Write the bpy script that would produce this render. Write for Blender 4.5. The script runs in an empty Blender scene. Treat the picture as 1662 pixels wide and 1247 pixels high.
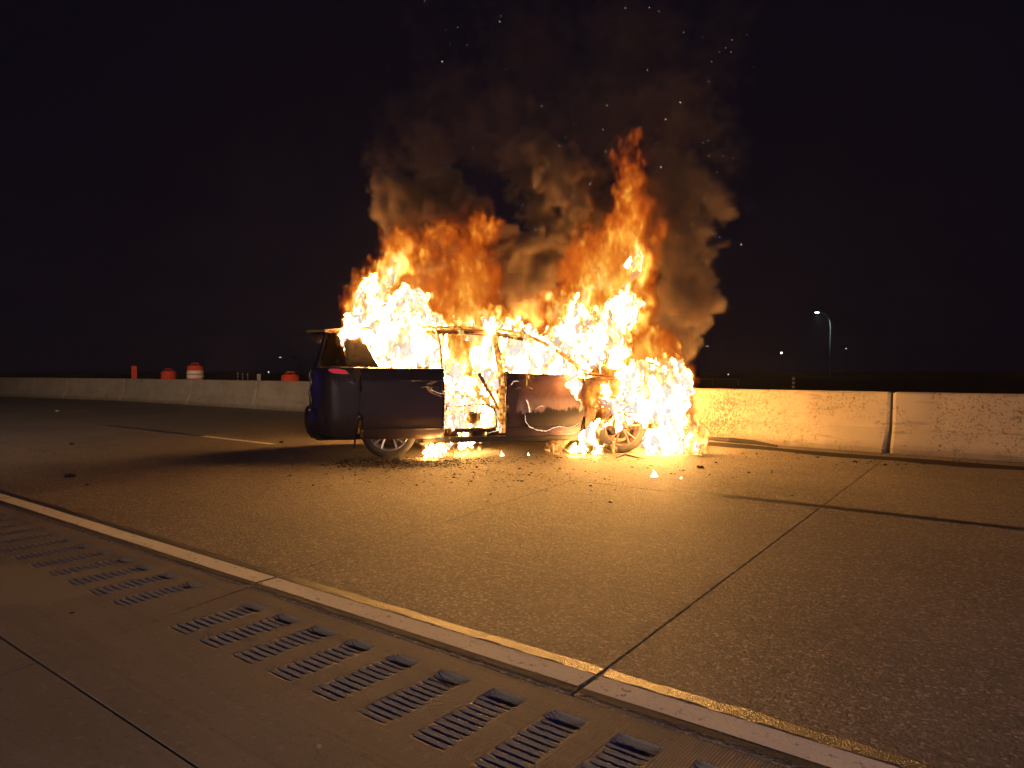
import bpy, bmesh, math, random
import numpy as np
from mathutils import Vector, Matrix
random.seed(7)
rng = np.random.default_rng(11)
R = math.radians
PI = math.pi
scene = bpy.context.scene
col = scene.collection

# ------------------------------------------------------------------ camera
CAM_H = 1.12
FPX, CX, CY, HZ = 1150.0, 831.0, 623.5, 602.0       # focal length, centre and horizon in photograph pixels
cam = bpy.data.objects.new('camera', bpy.data.cameras.new('camera'))
col.objects.link(cam)
cam.data.sensor_width = 36.0
cam.data.lens = FPX / 1662.0 * 36.0
cam.data.clip_end = 2000.0
cam.data.clip_start = 0.05
cam.location = (0, 0, CAM_H)
cam.rotation_euler = (R(90) - math.atan((CY - HZ) / FPX), 0, 0)
scene.camera = cam

# ------------------------------------------------------------------ night sky, lamps, exposure
world = bpy.data.worlds.new('World')
scene.world = world
world.use_nodes = True
wt = world.node_tree
for n in list(wt.nodes): wt.nodes.remove(n)
wo = wt.nodes.new('ShaderNodeOutputWorld')
bg = wt.nodes.new('ShaderNodeBackground')
bg.inputs['Color'].default_value = (0.14, 0.20, 0.90, 1)
bg.inputs['Strength'].default_value = 0.0024
wt.links.new(bg.outputs[0], wo.inputs[0])

def lamp(name, kind, loc, energy, colour, radius=0.05, aim=None, spot=60, blend=0.5):
    d = bpy.data.lights.new(name, kind)
    d.energy = energy; d.color = colour
    if kind == 'AREA': d.size = radius
    else: d.shadow_soft_size = radius
    if kind == 'SPOT': d.spot_size = R(spot); d.spot_blend = blend
    o = bpy.data.objects.new(name, d); col.objects.link(o); o.location = loc
    if aim is not None:
        o.rotation_euler = (Vector(aim) - Vector(loc)).to_track_quat('-Z', 'Y').to_euler()
    return o
# blue emergency beacons of the vehicles standing behind the camera
lamp('emergency_beacon_light', 'POINT', (-14.0, 8.0, 2.2), 80, (0.05, 0.08, 1.0), 0.08)
lamp('emergency_beacon_light', 'POINT', (3.6, -2.2, 1.5), 62, (0.10, 0.08, 1.0), 0.08)
# fill spots added behind the camera to lift the left barrier and foreground
lamp('added_fill_light', 'SPOT', (-9.0, -7.0, 4.2), 4300, (1.0, 0.72, 0.44), 0.5, aim=(-11, 14, -1), spot=46, blend=1.0)
lamp('added_fill_light', 'SPOT', (-4.0, -6.5, 2.6), 700, (1.0, 0.80, 0.66), 0.5, aim=(2.0, 4.2, 0), spot=78, blend=1.0)

vs = scene.view_settings
vs.view_transform = 'Standard'
vs.look = 'None'
vs.exposure = 1.15
vs.gamma = 1.0
vs.use_curve_mapping = False
cy = scene.cycles
cy.use_denoising = True
cy.max_bounces = 5
cy.diffuse_bounces = 2
cy.glossy_bounces = 2
cy.transmission_bounces = 2
cy.transparent_max_bounces = 24
cy.volume_bounces = 1
cy.volume_step_rate = 1.0
cy.volume_max_steps = 160
cy.sample_clamp_indirect = 3.0
cy.caustics_reflective = False
cy.caustics_refractive = False

# ------------------------------------------------------------------ helpers
def G(px, py, z=0.0):
    """the point of the ground (or of the level z) that the photograph shows at a pixel"""
    d = (CAM_H - z) * FPX / (py - HZ)
    return Vector(((px - CX) / FPX * d, d, z))
def P(px, py, d):
    """the point at depth d"""
    return Vector(((px - CX) / FPX * d, d, CAM_H - (py - HZ) / FPX * d))

def tag(o, label=None, cat=None, group=None, kind=None):
    if label: o['label'] = label
    if cat: o['category'] = cat
    if group: o['group'] = group
    if kind: o['kind'] = kind
    return o
def empty(name, loc=(0, 0, 0), rz=0, parent=None):
    o = bpy.data.objects.new(name, None); col.objects.link(o)
    o.location = loc; o.rotation_euler = (0, 0, rz); o.empty_display_size = 0.1
    if parent is not None: o.parent = parent
    return o
def link_mesh(name, me, mat=None, parent=None, smooth=False):
    if mat is not None and not me.materials: me.materials.append(mat)
    if smooth: me.polygons.foreach_set('use_smooth', [True] * len(me.polygons))
    o = bpy.data.objects.new(name, me); col.objects.link(o)
    if parent is not None: o.parent = parent
    return o
def from_bm(name, bm, mat=None, parent=None, smooth=False):
    me = bpy.data.meshes.new(name); bm.to_mesh(me); bm.free()
    return link_mesh(name, me, mat, parent, smooth)
def add_box(bm, lo, hi, mtx=None, bevel=0.0):
    vs_ = [bm.verts.new((x, y, z)) for x in (lo[0], hi[0]) for y in (lo[1], hi[1]) for z in (lo[2], hi[2])]
    fs = [bm.faces.new([vs_[i] for i in f]) for f in ((0, 1, 3, 2), (4, 6, 7, 5), (0, 4, 5, 1), (2, 3, 7, 6), (0, 2, 6, 4), (1, 5, 7, 3))]
    if bevel > 0:
        es = list({e for f in fs for e in f.edges})
        r = bmesh.ops.bevel(bm, geom=es, offset=bevel, segments=2, affect='EDGES', profile=0.7)
        vs_ = list({v for f in r['faces'] for v in f.verts} | {v for v in vs_ if v.is_valid})
    if mtx is not None: bmesh.ops.transform(bm, matrix=mtx, verts=[v for v in vs_ if v.is_valid])
def add_tube(bm, pts, rad, seg=8, cap=True):
    pts = [Vector(p) for p in pts]
    rads = rad if isinstance(rad, (list, tuple)) else [rad] * len(pts)
    rings, up = [], None
    for i, p in enumerate(pts):
        t = (pts[min(i + 1, len(pts) - 1)] - pts[max(i - 1, 0)]).normalized()
        if up is None: up = Vector((0, 0, 1)) if abs(t.z) < 0.9 else Vector((1, 0, 0))
        s = t.cross(up).normalized(); up = s.cross(t).normalized()
        rings.append([bm.verts.new(p + (s * math.cos(2 * PI * k / seg) + up * math.sin(2 * PI * k / seg)) * rads[i]) for k in range(seg)])
    for a, b in zip(rings, rings[1:]):
        for k in range(seg): bm.faces.new((a[k], a[(k + 1) % seg], b[(k + 1) % seg], b[k]))
    if cap and seg > 2:
        bm.faces.new(rings[0][::-1]); bm.faces.new(rings[-1])
def add_lathe(bm, prof, seg=32, mtx=None, closed=False):
    """profile [(radius, height)] turned round the local z axis"""
    rings = [[bm.verts.new((r * math.cos(2 * PI * k / seg), r * math.sin(2 * PI * k / seg), h)) for k in range(seg)] for r, h in prof]
    pairs = list(zip(rings, rings[1:])) + ([(rings[-1], rings[0])] if closed else [])
    for a, b in pairs:
        for k in range(seg): bm.faces.new((a[k], a[(k + 1) % seg], b[(k + 1) % seg], b[k]))
    if not closed:
        if prof[0][0] > 1e-4: bm.faces.new(rings[0][::-1])
        if prof[-1][0] > 1e-4: bm.faces.new(rings[-1])
    if mtx is not None: bmesh.ops.transform(bm, matrix=mtx, verts=[v for r in rings for v in r])

class NT:
    """small node-tree builder"""
    def __init__(s, name):
        s.m = bpy.data.materials.new(name); s.m.use_nodes = True
        s.t = s.m.node_tree
        for n in list(s.t.nodes): s.t.nodes.remove(n)
        s.out = s.t.nodes.new('ShaderNodeOutputMaterial')
    def n(s, kind, props=None, **ins):
        nd = s.t.nodes.new('ShaderNode' + kind)
        for k, v in (props or {}).items(): setattr(nd, k, v)
        for k, v in ins.items():
            k = k.replace('_', ' ')
            sock = nd.inputs[int(k[1:])] if k[0] == 'i' and k[1:].isdigit() else nd.inputs[k]
            if isinstance(v, bpy.types.NodeSocket): s.t.links.new(v, sock)
            else: sock.default_value = v
        return nd
    def math(s, op, a, b=None, c=None, clamp=False):
        nd = s.t.nodes.new('ShaderNodeMath'); nd.operation = op; nd.use_clamp = clamp
        for i, v in enumerate((a, b, c)):
            if v is None: continue
            if isinstance(v, bpy.types.NodeSocket): s.t.links.new(v, nd.inputs[i])
            else: nd.inputs[i].default_value = v
        return nd.outputs[0]
    def ramp(s, fac, stops, mode='LINEAR'):
        nd = s.t.nodes.new('ShaderNodeValToRGB'); s.t.links.new(fac, nd.inputs[0])
        e = nd.color_ramp.elements; nd.color_ramp.interpolation = mode
        while len(e) < len(stops): e.new(0.5)
        for el, (p, c) in zip(e, stops):
            el.position = p
            el.color = (c, c, c, 1) if isinstance(c, (int, float)) else (*c, 1) if len(c) == 3 else c
        return nd.outputs[0]
    def noise(s, vec, scale, detail=4, rough=0.55, dist=0.0, dims='3D'):
        nd = s.n('TexNoise', {'noise_dimensions': dims}, Scale=scale, Detail=detail, Roughness=rough, Distortion=dist)
        if vec is not None: s.t.links.new(vec, nd.inputs['Vector'])
        return nd.outputs['Fac']
    def mix(s, fac, a, b, mode='MIX'):
        nd = s.t.nodes.new('ShaderNodeMix'); nd.data_type = 'RGBA'; nd.blend_type = mode
        for sock, v in ((nd.inputs[0], fac), (nd.inputs[6], a), (nd.inputs[7], b)):
            if isinstance(v, bpy.types.NodeSocket): s.t.links.new(v, sock)
            elif isinstance(v, tuple): sock.default_value = (*v, 1) if len(v) == 3 else v
            else: sock.default_value = v if sock is nd.inputs[0] else (v, v, v, 1)
        return nd.outputs[2]
    def coords(s, kind='Object'):
        return s.n('TexCoord').outputs[kind]
    def pos(s):
        return s.n('NewGeometry').outputs['Position']
    def scale(s, vec, xyz, rot=0.0):
        return s.n('Mapping', None, Vector=vec, Scale=xyz, Rotation=(0, 0, rot)).outputs[0]
    def surf(s, sock): s.t.links.new(sock, s.out.inputs['Surface']); return s.m
    def vol(s, sock): s.t.links.new(sock, s.out.inputs['Volume']); return s.m
    def bsdf(s, colour, rough=0.6, metal=0.0, bump=None, bstr=0.3, bdist=0.01, spec=0.5, coat=0.0):
        b = s.n('BsdfPrincipled')
        for k, v in (('Base Color', colour), ('Roughness', rough), ('Metallic', metal), ('Specular IOR Level', spec), ('Coat Weight', coat)):
            if isinstance(v, bpy.types.NodeSocket): s.t.links.new(v, b.inputs[k])
            elif isinstance(v, tuple): b.inputs[k].default_value = (*v, 1) if len(v) == 3 else v
            else: b.inputs[k].default_value = v
        if bump is not None:
            bn = s.n('Bump', None, Height=bump, Strength=bstr, Distance=bdist)
            s.t.links.new(bn.outputs[0], b.inputs['Normal'])
        return b.outputs[0]
def plain(name, colour, rough=0.6, metal=0.0, var=0.25, scale=12.0, bstr=0.15, spec=0.5, coat=0.0):
    t = NT(name); v = t.coords()
    f = t.noise(v, scale, 5, 0.6)
    c2 = tuple(c * (1 - var) for c in colour); c1 = tuple(min(1, c * (1 + var)) for c in colour)
    c = t.mix(f, c2, c1)
    return t.surf(t.bsdf(c, rough, metal, f, bstr, 0.004, spec, coat))
# ------------------------------------------------------------------ road frame: s along the carriageway, t across it
DS = Vector((-0.79, 0.613, 0)).normalized()
DT = Vector((0.613, 0.79, 0)).normalized()
ROAD_ROT = math.atan2(DS.y, DS.x)
def RD(s, t, z=0.0):
    return Vector((DS.x * s + DT.x * t, DS.y * s + DT.y * t, z))
def ST(p): return p.x * DS.x + p.y * DS.y, p.x * DT.x + p.y * DT.y

def road_vec(t):                   # world position turned into the road frame (x along, y across)
    return t.n('VectorRotate', {'rotation_type': 'Z_AXIS'}, Vector=t.pos(), Angle=-ROAD_ROT).outputs[0]

def aggregate_concrete(name, base, dark, line_scale=None):
    t = NT(name); p = road_vec(t)
    big = t.noise(p, 0.55, 4, 0.6)
    mid = t.noise(t.scale(p, (1.0, 2.2, 1)), 3.0, 5, 0.65)
    ag = t.n('TexVoronoi', {'feature': 'F1'}, Vector=p, Scale=85.0, Randomness=1.0)
    agc = t.n('SeparateColor', None, Color=ag.outputs['Color']).outputs[0]
    fine = t.noise(p, 160.0, 3, 0.7)
    c = t.mix(t.ramp(big, [(0.3, 0), (0.7, 1)]), dark, base)
    c = t.mix(t.math('MULTIPLY', mid, 0.45), c, tuple(x * 0.72 for x in base))
    c = t.mix(t.ramp(agc, [(0.0, 0), (0.78, 0.0), (0.92, 0.6), (1.0, 1.0)]), c, tuple(min(1, x * 2.0) for x in base))
    c = t.mix(t.ramp(agc, [(0.0, 0.75), (0.22, 0.25), (0.4, 0.0)]), c, tuple(x * 0.35 for x in dark))
    c = t.mix(t.math('MULTIPLY', t.n('ObjectInfo').outputs['Random'], 0.28), c, dark)
    # tyre-darkened wheel paths along the lane
    y = t.n('SeparateXYZ', None, Vector=p).outputs[1]
    wp = t.math('SINE', t.math('MULTIPLY', y, 3.4))
    c = t.mix(t.math('MULTIPLY', t.ramp(wp, [(0.2, 0), (1, 1)]), 0.18), c, dark)
    trk = t.noise(t.scale(p, (0.12, 3.5, 1)), 1.4, 4, 0.6)
    c = t.mix(t.ramp(trk, [(0.52, 0), (0.66, 0.30)]), c, dark)
    blot = t.noise(p, 1.7, 5, 0.7, 0.6)
    c = t.mix(t.ramp(blot, [(0.60, 0), (0.68, 0.28)]), c, tuple(x * 0.6 for x in dark))
    c = t.mix(t.ramp(blot, [(0.30, 0.22), (0.38, 0.0)]), c, tuple(min(1, x * 1.5) for x in base))
    spots = t.noise(p, 11.0, 2, 0.5)
    c = t.mix(t.ramp(spots, [(0.72, 0), (0.76, 0.6)]), c, tuple(x * 0.45 for x in dark))
    h = t.math('ADD', t.math('MULTIPLY', ag.outputs['Distance'], -1.1), t.math('MULTIPLY', fine, 0.6))
    h = t.math('ADD', h, t.math('MULTIPLY', mid, 0.7))
    return t.surf(t.bsdf(c, 0.72, 0, h, 0.75, 0.006, 0.45))
M_lane = aggregate_concrete('aggregate concrete', (0.26, 0.215, 0.17), (0.155, 0.128, 0.102))

def tined_concrete():
    t = NT('tined shoulder concrete'); p = road_vec(t)
    big = t.noise(p, 0.7, 4, 0.6)
    mid = t.noise(t.scale(p, (0.5, 6.0, 1)), 2.0, 5, 0.65)
    fine = t.noise(p, 130.0, 3, 0.7)
    c = t.mix(t.ramp(big, [(0.3, 0), (0.7, 1)]), (0.20, 0.17, 0.145), (0.31, 0.265, 0.225))
    c = t.mix(t.math('MULTIPLY', mid, 0.5), c, (0.08, 0.067, 0.056))
    sp = t.noise(p, 30.0, 3, 0.6)
    c = t.mix(t.ramp(sp, [(0.60, 0), (0.68, 0.35)]), c, (0.40, 0.34, 0.28))
    c = t.mix(t.ramp(sp, [(0.32, 0.35), (0.40, 0)]), c, (0.06, 0.05, 0.042))
    scr = t.noise(t.scale(p, (0.15, 5.0, 1)), 3.0, 4, 0.65)
    c = t.mix(t.ramp(scr, [(0.56, 0), (0.70, 0.35)]), c, (0.08, 0.067, 0.056))
    c = t.mix(t.ramp(fine, [(0.30, 0.6), (0.44, 0.0)]), c, (0.04, 0.034, 0.028))
    dust = t.noise(t.scale(p, (0.6, 1.2, 1)), 0.8, 3, 0.5)
    # pale dust blown together at the left
    dc = G(10, 948)
    dd = t.n('VectorMath', {'operation': 'DISTANCE'}, i0=t.scale(t.pos(), (0.62, 1.5, 1)), i1=(dc.x * 0.62, dc.y * 1.5, 0))
    de = t.math('ADD', dd.outputs['Value'], t.math('MULTIPLY', t.math('SUBTRACT', t.noise(p, 2.6, 5, 0.6), 0.5), 0.7))
    dm = t.ramp(de, [(0.40, 0.9), (0.50, 0.6), (0.56, 0)])
    c = t.mix(dm, c, (0.27, 0.23, 0.18))
    wob = t.noise(p, 4.0, 3, 0.5)
    x = t.n('SeparateXYZ', None, Vector=p)
    tine = t.math('SINE', t.math('ADD', t.math('MULTIPLY', x.outputs[0], 640.0), t.math('MULTIPLY', wob, 9.0)))
    c = t.mix(t.math('MULTIPLY', t.ramp(tine, [(0.0, 1), (0.5, 0)]), 0.35), c, (0.05, 0.042, 0.035))
    h = t.math('ADD', t.math('MULTIPLY', tine, 0.25), t.math('MULTIPLY', fine, 0.7))
    return t.surf(t.bsdf(c, 0.75, 0, h, 0.6, 0.004, 0.4))
M_shoulder = tined_concrete()

def paint_mat(name, colour, wear, rough, under=(0.16, 0.135, 0.11)):
    t = NT(name); p = road_vec(t)
    a = t.noise(p, 24.0, 5, 0.7); b = t.noise(p, 150.0, 2, 0.6); d = t.noise(p, 2.2, 3, 0.6)
    c = t.mix(t.math('MULTIPLY', d, 0.5), colour, tuple(x * 0.72 for x in colour))
    c = t.mix(t.ramp(a, [(wear, 0), (wear + 0.08, 0.75)]), c, under)
    c = t.mix(t.ramp(b, [(0.30, 0.5), (0.42, 0)]), c, tuple(x * 0.5 for x in colour))
    return t.surf(t.bsdf(c, rough, 0, t.math('ADD', a, b), 0.6, 0.004, 0.5))
M_white = paint_mat('worn white road paint', (0.86, 0.80, 0.66), 0.58, 0.8)
M_black = paint_mat('black contrast paint', (0.018, 0.016, 0.015), 0.66, 0.42, (0.07, 0.06, 0.05))
M_band_dark = paint_mat('dull dark sealant band', (0.06, 0.052, 0.044), 0.55, 0.85, (0.09, 0.075, 0.06))
M_ghost = paint_mat('faded white paint trace', (0.31, 0.26, 0.2), 0.48, 0.7)
def grind_mat():
    t = NT('rough ground-down strip'); p = road_vec(t)
    v = t.n('TexVoronoi', {'feature': 'F1'}, Vector=p, Scale=150.0)
    f = t.noise(p, 260.0, 2, 0.7)
    c = t.mix(f, (0.018, 0.016, 0.014), (0.075, 0.062, 0.048))
    h = t.math('ADD', t.math('MULTIPLY', v.outputs['Distance'], 1.4), f)
    return t.surf(t.bsdf(c, 0.32, 0, h, 1.0, 0.008, 0.35))
M_grind = grind_mat()
M_dirt = plain('roadside dirt', (0.045, 0.034, 0.026), 0.98, 0, 0.5, 18, 0.8, 0.1)
M_sub = plain('dark joint filler', (0.012, 0.011, 0.010), 0.8, 0, 0.3, 30)
def field_mat():
    t = NT('dark night ground'); p = t.pos()
    c = t.mix(t.noise(p, 0.25, 6, 0.65), (0.012, 0.013, 0.010), (0.035, 0.032, 0.022))
    return t.surf(t.bsdf(c, 1.0, 0, t.noise(p, 3.0, 4), 0.5, 0.05, 0.1))
M_field = field_mat()

# far ground: one sheet to the horizon, a little below the slabs
bm = bmesh.new()
xs = [-900, -300, -100, -50, -20, 20, 50, 100, 300, 900]; ys = [-60, -20, 0, 20, 40, 80, 160, 320, 640, 1100]
gv = [[bm.verts.new((x, y, -0.05)) for y in ys] for x in xs]
for i in range(len(xs) - 1):
    for j in range(len(ys) - 1): bm.faces.new((gv[i][j], gv[i + 1][j], gv[i + 1][j + 1], gv[i][j + 1]))
tag(from_bm('ground', bm, M_field), kind='structure')

road = tag(empty('road'), kind='structure')
# bedding under the slabs shows as the dark line of every joint
bm = bmesh.new()
add_box(bm, (-14, -12.9, -0.046), (70, 6.5, -0.034), Matrix.Rotation(ROAD_ROT, 4, 'Z'))
from_bm('joint_filler', bm, M_sub, road)['kind'] = 'stuff'

def t_lane(s): return 6.02 + 0.017 * s             # the joint under the dashed line
def slab(name, s0, s1, ta, tb, k0, k1, mat, parent, gap=0.003, dz=0.0):
    """one cast slab; k0, k1 = skew of its two transverse joints"""
    fa = ta if callable(ta) else (lambda s: ta)
    fb = tb if callable(tb) else (lambda s: tb)
    def corner(s, k, f, sg_s, sg_t):
        t = f(s); ss = s + k * (t - 2.1)
        return RD(ss + sg_s * gap, t + sg_t * gap, 0)
    q = [corner(s0, k0, fa, 1, 1), corner(s1, k1, fa, -1, 1), corner(s1, k1, fb, -1, -1), corner(s0, k0, fb, 1, -1)]
    c = sum(q, Vector()) / 4
    bm = bmesh.new()
    top = [bm.verts.new(p + (c - p).normalized() * 0.005 + Vector((0, 0, dz))) for p in q]
    mid = [bm.verts.new(p + Vector((0, 0, -0.004 + dz))) for p in q]
    low = [bm.verts.new(p + Vector((0, 0, -0.033))) for p in q]
    bm.faces.new(top)
    for i in range(4):
        j = (i + 1) % 4
        bm.faces.new((mid[i], mid[j], top[j], top[i])); bm.faces.new((low[i], low[j], mid[j], mid[i]))
    bmesh.ops.recalc_face_normals(bm, faces=bm.faces[:])
    o = from_bm(name, bm, mat, parent)
    return o
# lane 1 and lane 2 slabs
joints = [(-11.0, .02), (-6.6, .02), (-2.6, .03), (1.33, 0.055), (3.34, 0.15), (7.32, 0.16), (11.3, 0.16), (15.6, .16), (19.9, .16), (24.2, .16), (28.5, .16), (32.8, .16)]
for (a, ka), (b, kb) in zip(joints, joints[1:]):
    slab('road_slab', a, b, 2.04, t_lane, ka, kb, M_lane, road)
for (a, ka), (b, kb) in zip(joints[1:], joints[2:]):
    slab('road_slab', a, b, t_lane, 12.6, ka, kb, M_lane, road, 0.0012)
# far end of the road, joints too far away to tell
o = slab('road_slab', 32.85, 69, 2.04, 12.6, .16, .16, M_lane, road)

shoulder = tag(empty('road_shoulder'), kind='structure')
sj = [(-11.5, .2), (-5.2, .2), (3.32, .21), (11.6, .2), (20.0, .2), (28.0, .2), (48.0, .2)]
# rumble grooves milled into the inner shoulder slabs, each a part of its own
GT0, GT1, GL = 1.505, 1.925, 0.150          # across-road extent and length along the road
groove_s = []
s0 = ST(G(614, 1112))[0]
near = [(1060, 1240), (920, 1204), (797, 1180), (697, 1145), (614, 1112), (545, 1082), (480, 1055), (416, 1029), (370, 1010)]
far = [(267, 969), (228, 952), (191, 938), (155, 924), (123, 911), (93, 899), (66, 888), (40, 878), (18, 868), (-3, 860)]
for lst in (near, far):
    ss = [ST(G(*p))[0] for p in lst]
    n = len(ss); d = (ss[-1] - ss[0]) / (n - 1)
    groove_s += [ss[0] + d * i for i in range(n)]
    if lst is near:
        groove_s += [ss[0] - d * (i + 1) for i in range(10)]
    else:
        groove_s += [ss[-1] + d * (i + 1) for i in range(26)]
groove_s = sorted(s for s in groove_s if s < 16)

def groove_mesh(seed):
    rg = np.random.default_rng(seed)
    nx, ny = 16, 96
    bm = bmesh.new(); vv = []
    offs = rg.normal(0, 1, 15); teeth = 12 + rg.integers(0, 3)
    lens = rg.uniform(0.80, 1.0, 40)
    for i in range(nx + 1):
        row = []
        for j in range(ny + 1):
            u, v = i / nx, j / ny                  # u along the road, v across it
            x, y = u * GL, v * (GT1 - GT0)
            k = v * teeth; kk = int(k) % 40
            arc = max(0.0, 1 - ((u - 0.5) / (0.5 * lens[kk])) ** 2)
            depth = 0.0185 * arc ** 0.7
            fr = k - math.floor(k)
            ridge = abs(fr - 0.5) * 2
            scal = 0.0135 * ridge ** 1.5
            chip = 0.0015 * rg.normal() * arc
            # one smooth end: a deep plain scoop next to the travelled lane
            end = min(1, max(0, (v - 0.82) / 0.05))
            env = arc ** 0.5
            z = -env * (0.0003 + 0.020 * (1 - (0.5 + 0.5 * math.cos(2 * PI * fr)) ** 0.5 * (1 - end))) + chip * 0.5
            edge = min(1, 12 * v, 14 * (1 - v)) 
            z *= max(0, edge) ** 0.6
            dx = 0.006 * math.sin(k * 2 * PI) * arc + (0.004 * rg.normal() if 0 < i < nx else 0)
            if i in (0, nx) or j in (0, ny): z, dx = 0, 0
            row.append(bm.verts.new((x + dx * 0.6, y, z - 0.0005 * (0 < j < ny))))
        vv.append(row)
    for i in range(nx):
        for j in range(ny): bm.faces.new((vv[i][j], vv[i + 1][j], vv[i + 1][j + 1], vv[i][j + 1]))
    me = bpy.data.meshes.new('rumble_groove'); bm.to_mesh(me); bm.free()
    return me
def groove_mat():
    t = NT('milled concrete'); p = t.pos()
    f = t.noise(p, 180.0, 4, 0.7)
    c = t.mix(f, (0.11, 0.092, 0.075), (0.34, 0.29, 0.235))
    return t.surf(t.bsdf(c, 0.7, 0, f, 0.9, 0.003, 0.5))
M_groove = groove_mat()
g_meshes = [groove_mesh(50 + i) for i in range(7)]
for me in g_meshes: me.materials.append(M_groove)

def shoulder_slab(s0, s1, k, grooves):
    """slab of the inner shoulder with a real opening for every groove"""
    bm = bmesh.new(); g = 0.0045
    def v(s, t, z=0): return bm.verts.new(RD(s, t, z))
    def quad(sa, sb, ta, tb, ka=0, kb=0):
        q = [v(sa + ka * (ta - 2.1), ta), v(sb + kb * (ta - 2.1), ta), v(sb + kb * (tb - 2.1), tb), v(sa + ka * (tb - 2.1), tb)]
        bm.faces.new(q)
    cuts = [s0 + g] + [x for gs in grooves for x in (gs, gs + GL)] + [s1 - g]
    ts = [1.02 + g, GT0, GT1, 2.04 - g]
    for i in range(len(cuts) - 1):
        a, b = cuts[i], cuts[i + 1]
        ka = k if i == 0 else 0; kb = k if i == len(cuts) - 2 else 0
        for j in range(3):
            if j == 1 and i % 2 == 1: continue
            quad(a, b, ts[j], ts[j + 1], ka, kb)
    bmesh.ops.remove_doubles(bm, verts=bm.verts[:], dist=0.0005)
    ed = [e for e in bm.edges if len(e.link_faces) == 1]
    outer = []
    for e in ed:
        m = (e.verts[0].co + e.verts[1].co) / 2; s_, t_ = ST(m)
        inside = any(gs - .001 <= s_ <= gs + GL + .001 for gs in grooves) and GT0 - .002 < t_ < GT1 + .002
        if not inside: outer.append(e)
    r = bmesh.ops.extrude_edge_only(bm, edges=outer)
    for x in r['geom']:
        if isinstance(x, bmesh.types.BMVert): x.co.z -= 0.033
    bmesh.ops.recalc_face_normals(bm, faces=bm.faces[:])
    for f in bm.faces:
        if abs(f.normal.z) > 0.9 and f.normal.z < 0: f.normal_flip()
    return from_bm('shoulder_slab', bm, M_shoulder, shoulder)
used = set()
for (a, ka), (b, kb) in zip(sj, sj[1:]):
    gs = [s for s in groove_s if a + 0.12 < s - 0.0 and s + GL < b - 0.12]
    o = shoulder_slab(a, b, ka, gs)
    for s in gs:
        me = g_meshes[random.randrange(len(g_meshes))]
        go = bpy.data.objects.new('rumble_groove', me); col.objects.link(go)
        go.location = RD(s, GT0, -0.0002); go.rotation_euler = (0, 0, ROAD_ROT); go.parent = shoulder
        # local x = along the road, local y must point across it: mirror because s x t is left-handed
        go.scale = (1, 1 if DS.cross(DT).z > 0 else -1, 1)
for (a, ka), (b, kb) in zip(sj, sj[1:]):
    slab('shoulder_slab', a, b, -6.0, 1.02, ka, kb, M_shoulder, shoulder)

def strip(name, pts, w, z, mat, parent, rag=0.004, step=0.15):
    """flat painted strip along road-frame points [(s, t)]"""
    bm = bmesh.new(); L = []
    for (sa, ta), (sb, tb) in zip(pts, pts[1:]):
        n = max(1, int(math.hypot(sb - sa, tb - ta) / step))
        L += [(sa + (sb - sa) * i / n, ta + (tb - ta) * i / n) for i in range(n)]
    L.append(pts[-1])
    dx, dy = pts[-1][0] - pts[0][0], pts[-1][1] - pts[0][1]; l = math.hypot(dx, dy); nx, ny = -dy / l, dx / l
    rows = []
    for s_, t_ in L:
        a = w / 2 + random.uniform(-rag, rag); b = w / 2 + random.uniform(-rag, rag)
        rows.append((bm.verts.new(RD(s_ - nx * a, t_ - ny * a, z)), bm.verts.new(RD(s_ + nx * b, t_ + ny * b, z))))
    for r0, r1 in zip(rows, rows[1:]):
        f = bm.faces.new((r0[0], r1[0], r1[1], r0[1])); f.normal_update()
        if f.normal.z < 0: f.normal_flip()
    return from_bm(name, bm, mat, parent)
marks = tag(empty('road_markings'), kind='structure')
def jb(t, s0_, k): return s0_ + k * (t - 2.1)
# solid edge line, interrupted at the slab joints
cuts = [-10] + [j for j, k in joints[1:-1]] + [32.7]
for a, b in zip(cuts, cuts[1:]):
    strip('edge_line', [(a + 0.012, 2.168), (b - 0.012, 2.168)], 0.118, 0.004, M_white, marks, 0.002, 0.3)
    strip('rough_strip', [(a + 0.012, 2.268), (b - 0.012, 2.268)], 0.062, 0.004, M_grind, marks, 0.010, 0.06)
    strip('black_edge_band', [(a + 0.012, 2.085), (b - 0.012, 2.085)], 0.035, 0.004, M_band_dark, marks, 0.003, 0.3)
# lane line at the second joint: white dash with black contrast dash before it
def lane_dash(sa, sb, off, w, mat, nm):
    strip(nm, [(sa, t_lane(sa) + off), (sb, t_lane(sb) + off)], w, 0.004, mat, marks, 0.004, 0.2)
def s_at(px, py): return ST(G(px, py))[0]
lane_dash(s_at(440, 722), s_at(310, 710), 0.10, 0.12, M_white, 'lane_dash')
lane_dash(s_at(310, 710) + 0.02, s_at(165, 691), 0.10, 0.12, M_black, 'contrast_dash')
lane_dash(-8, s_at(1132, 802) , 0.13, 0.105, M_black, 'contrast_dash')
lane_dash(s_at(1132, 802) + 0.02, s_at(1092, 796), 0.13, 0.10, M_ghost, 'lane_dash')
lane_dash(23.0, 26.0, 0.1, 0.12, M_white, 'lane_dash')
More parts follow.
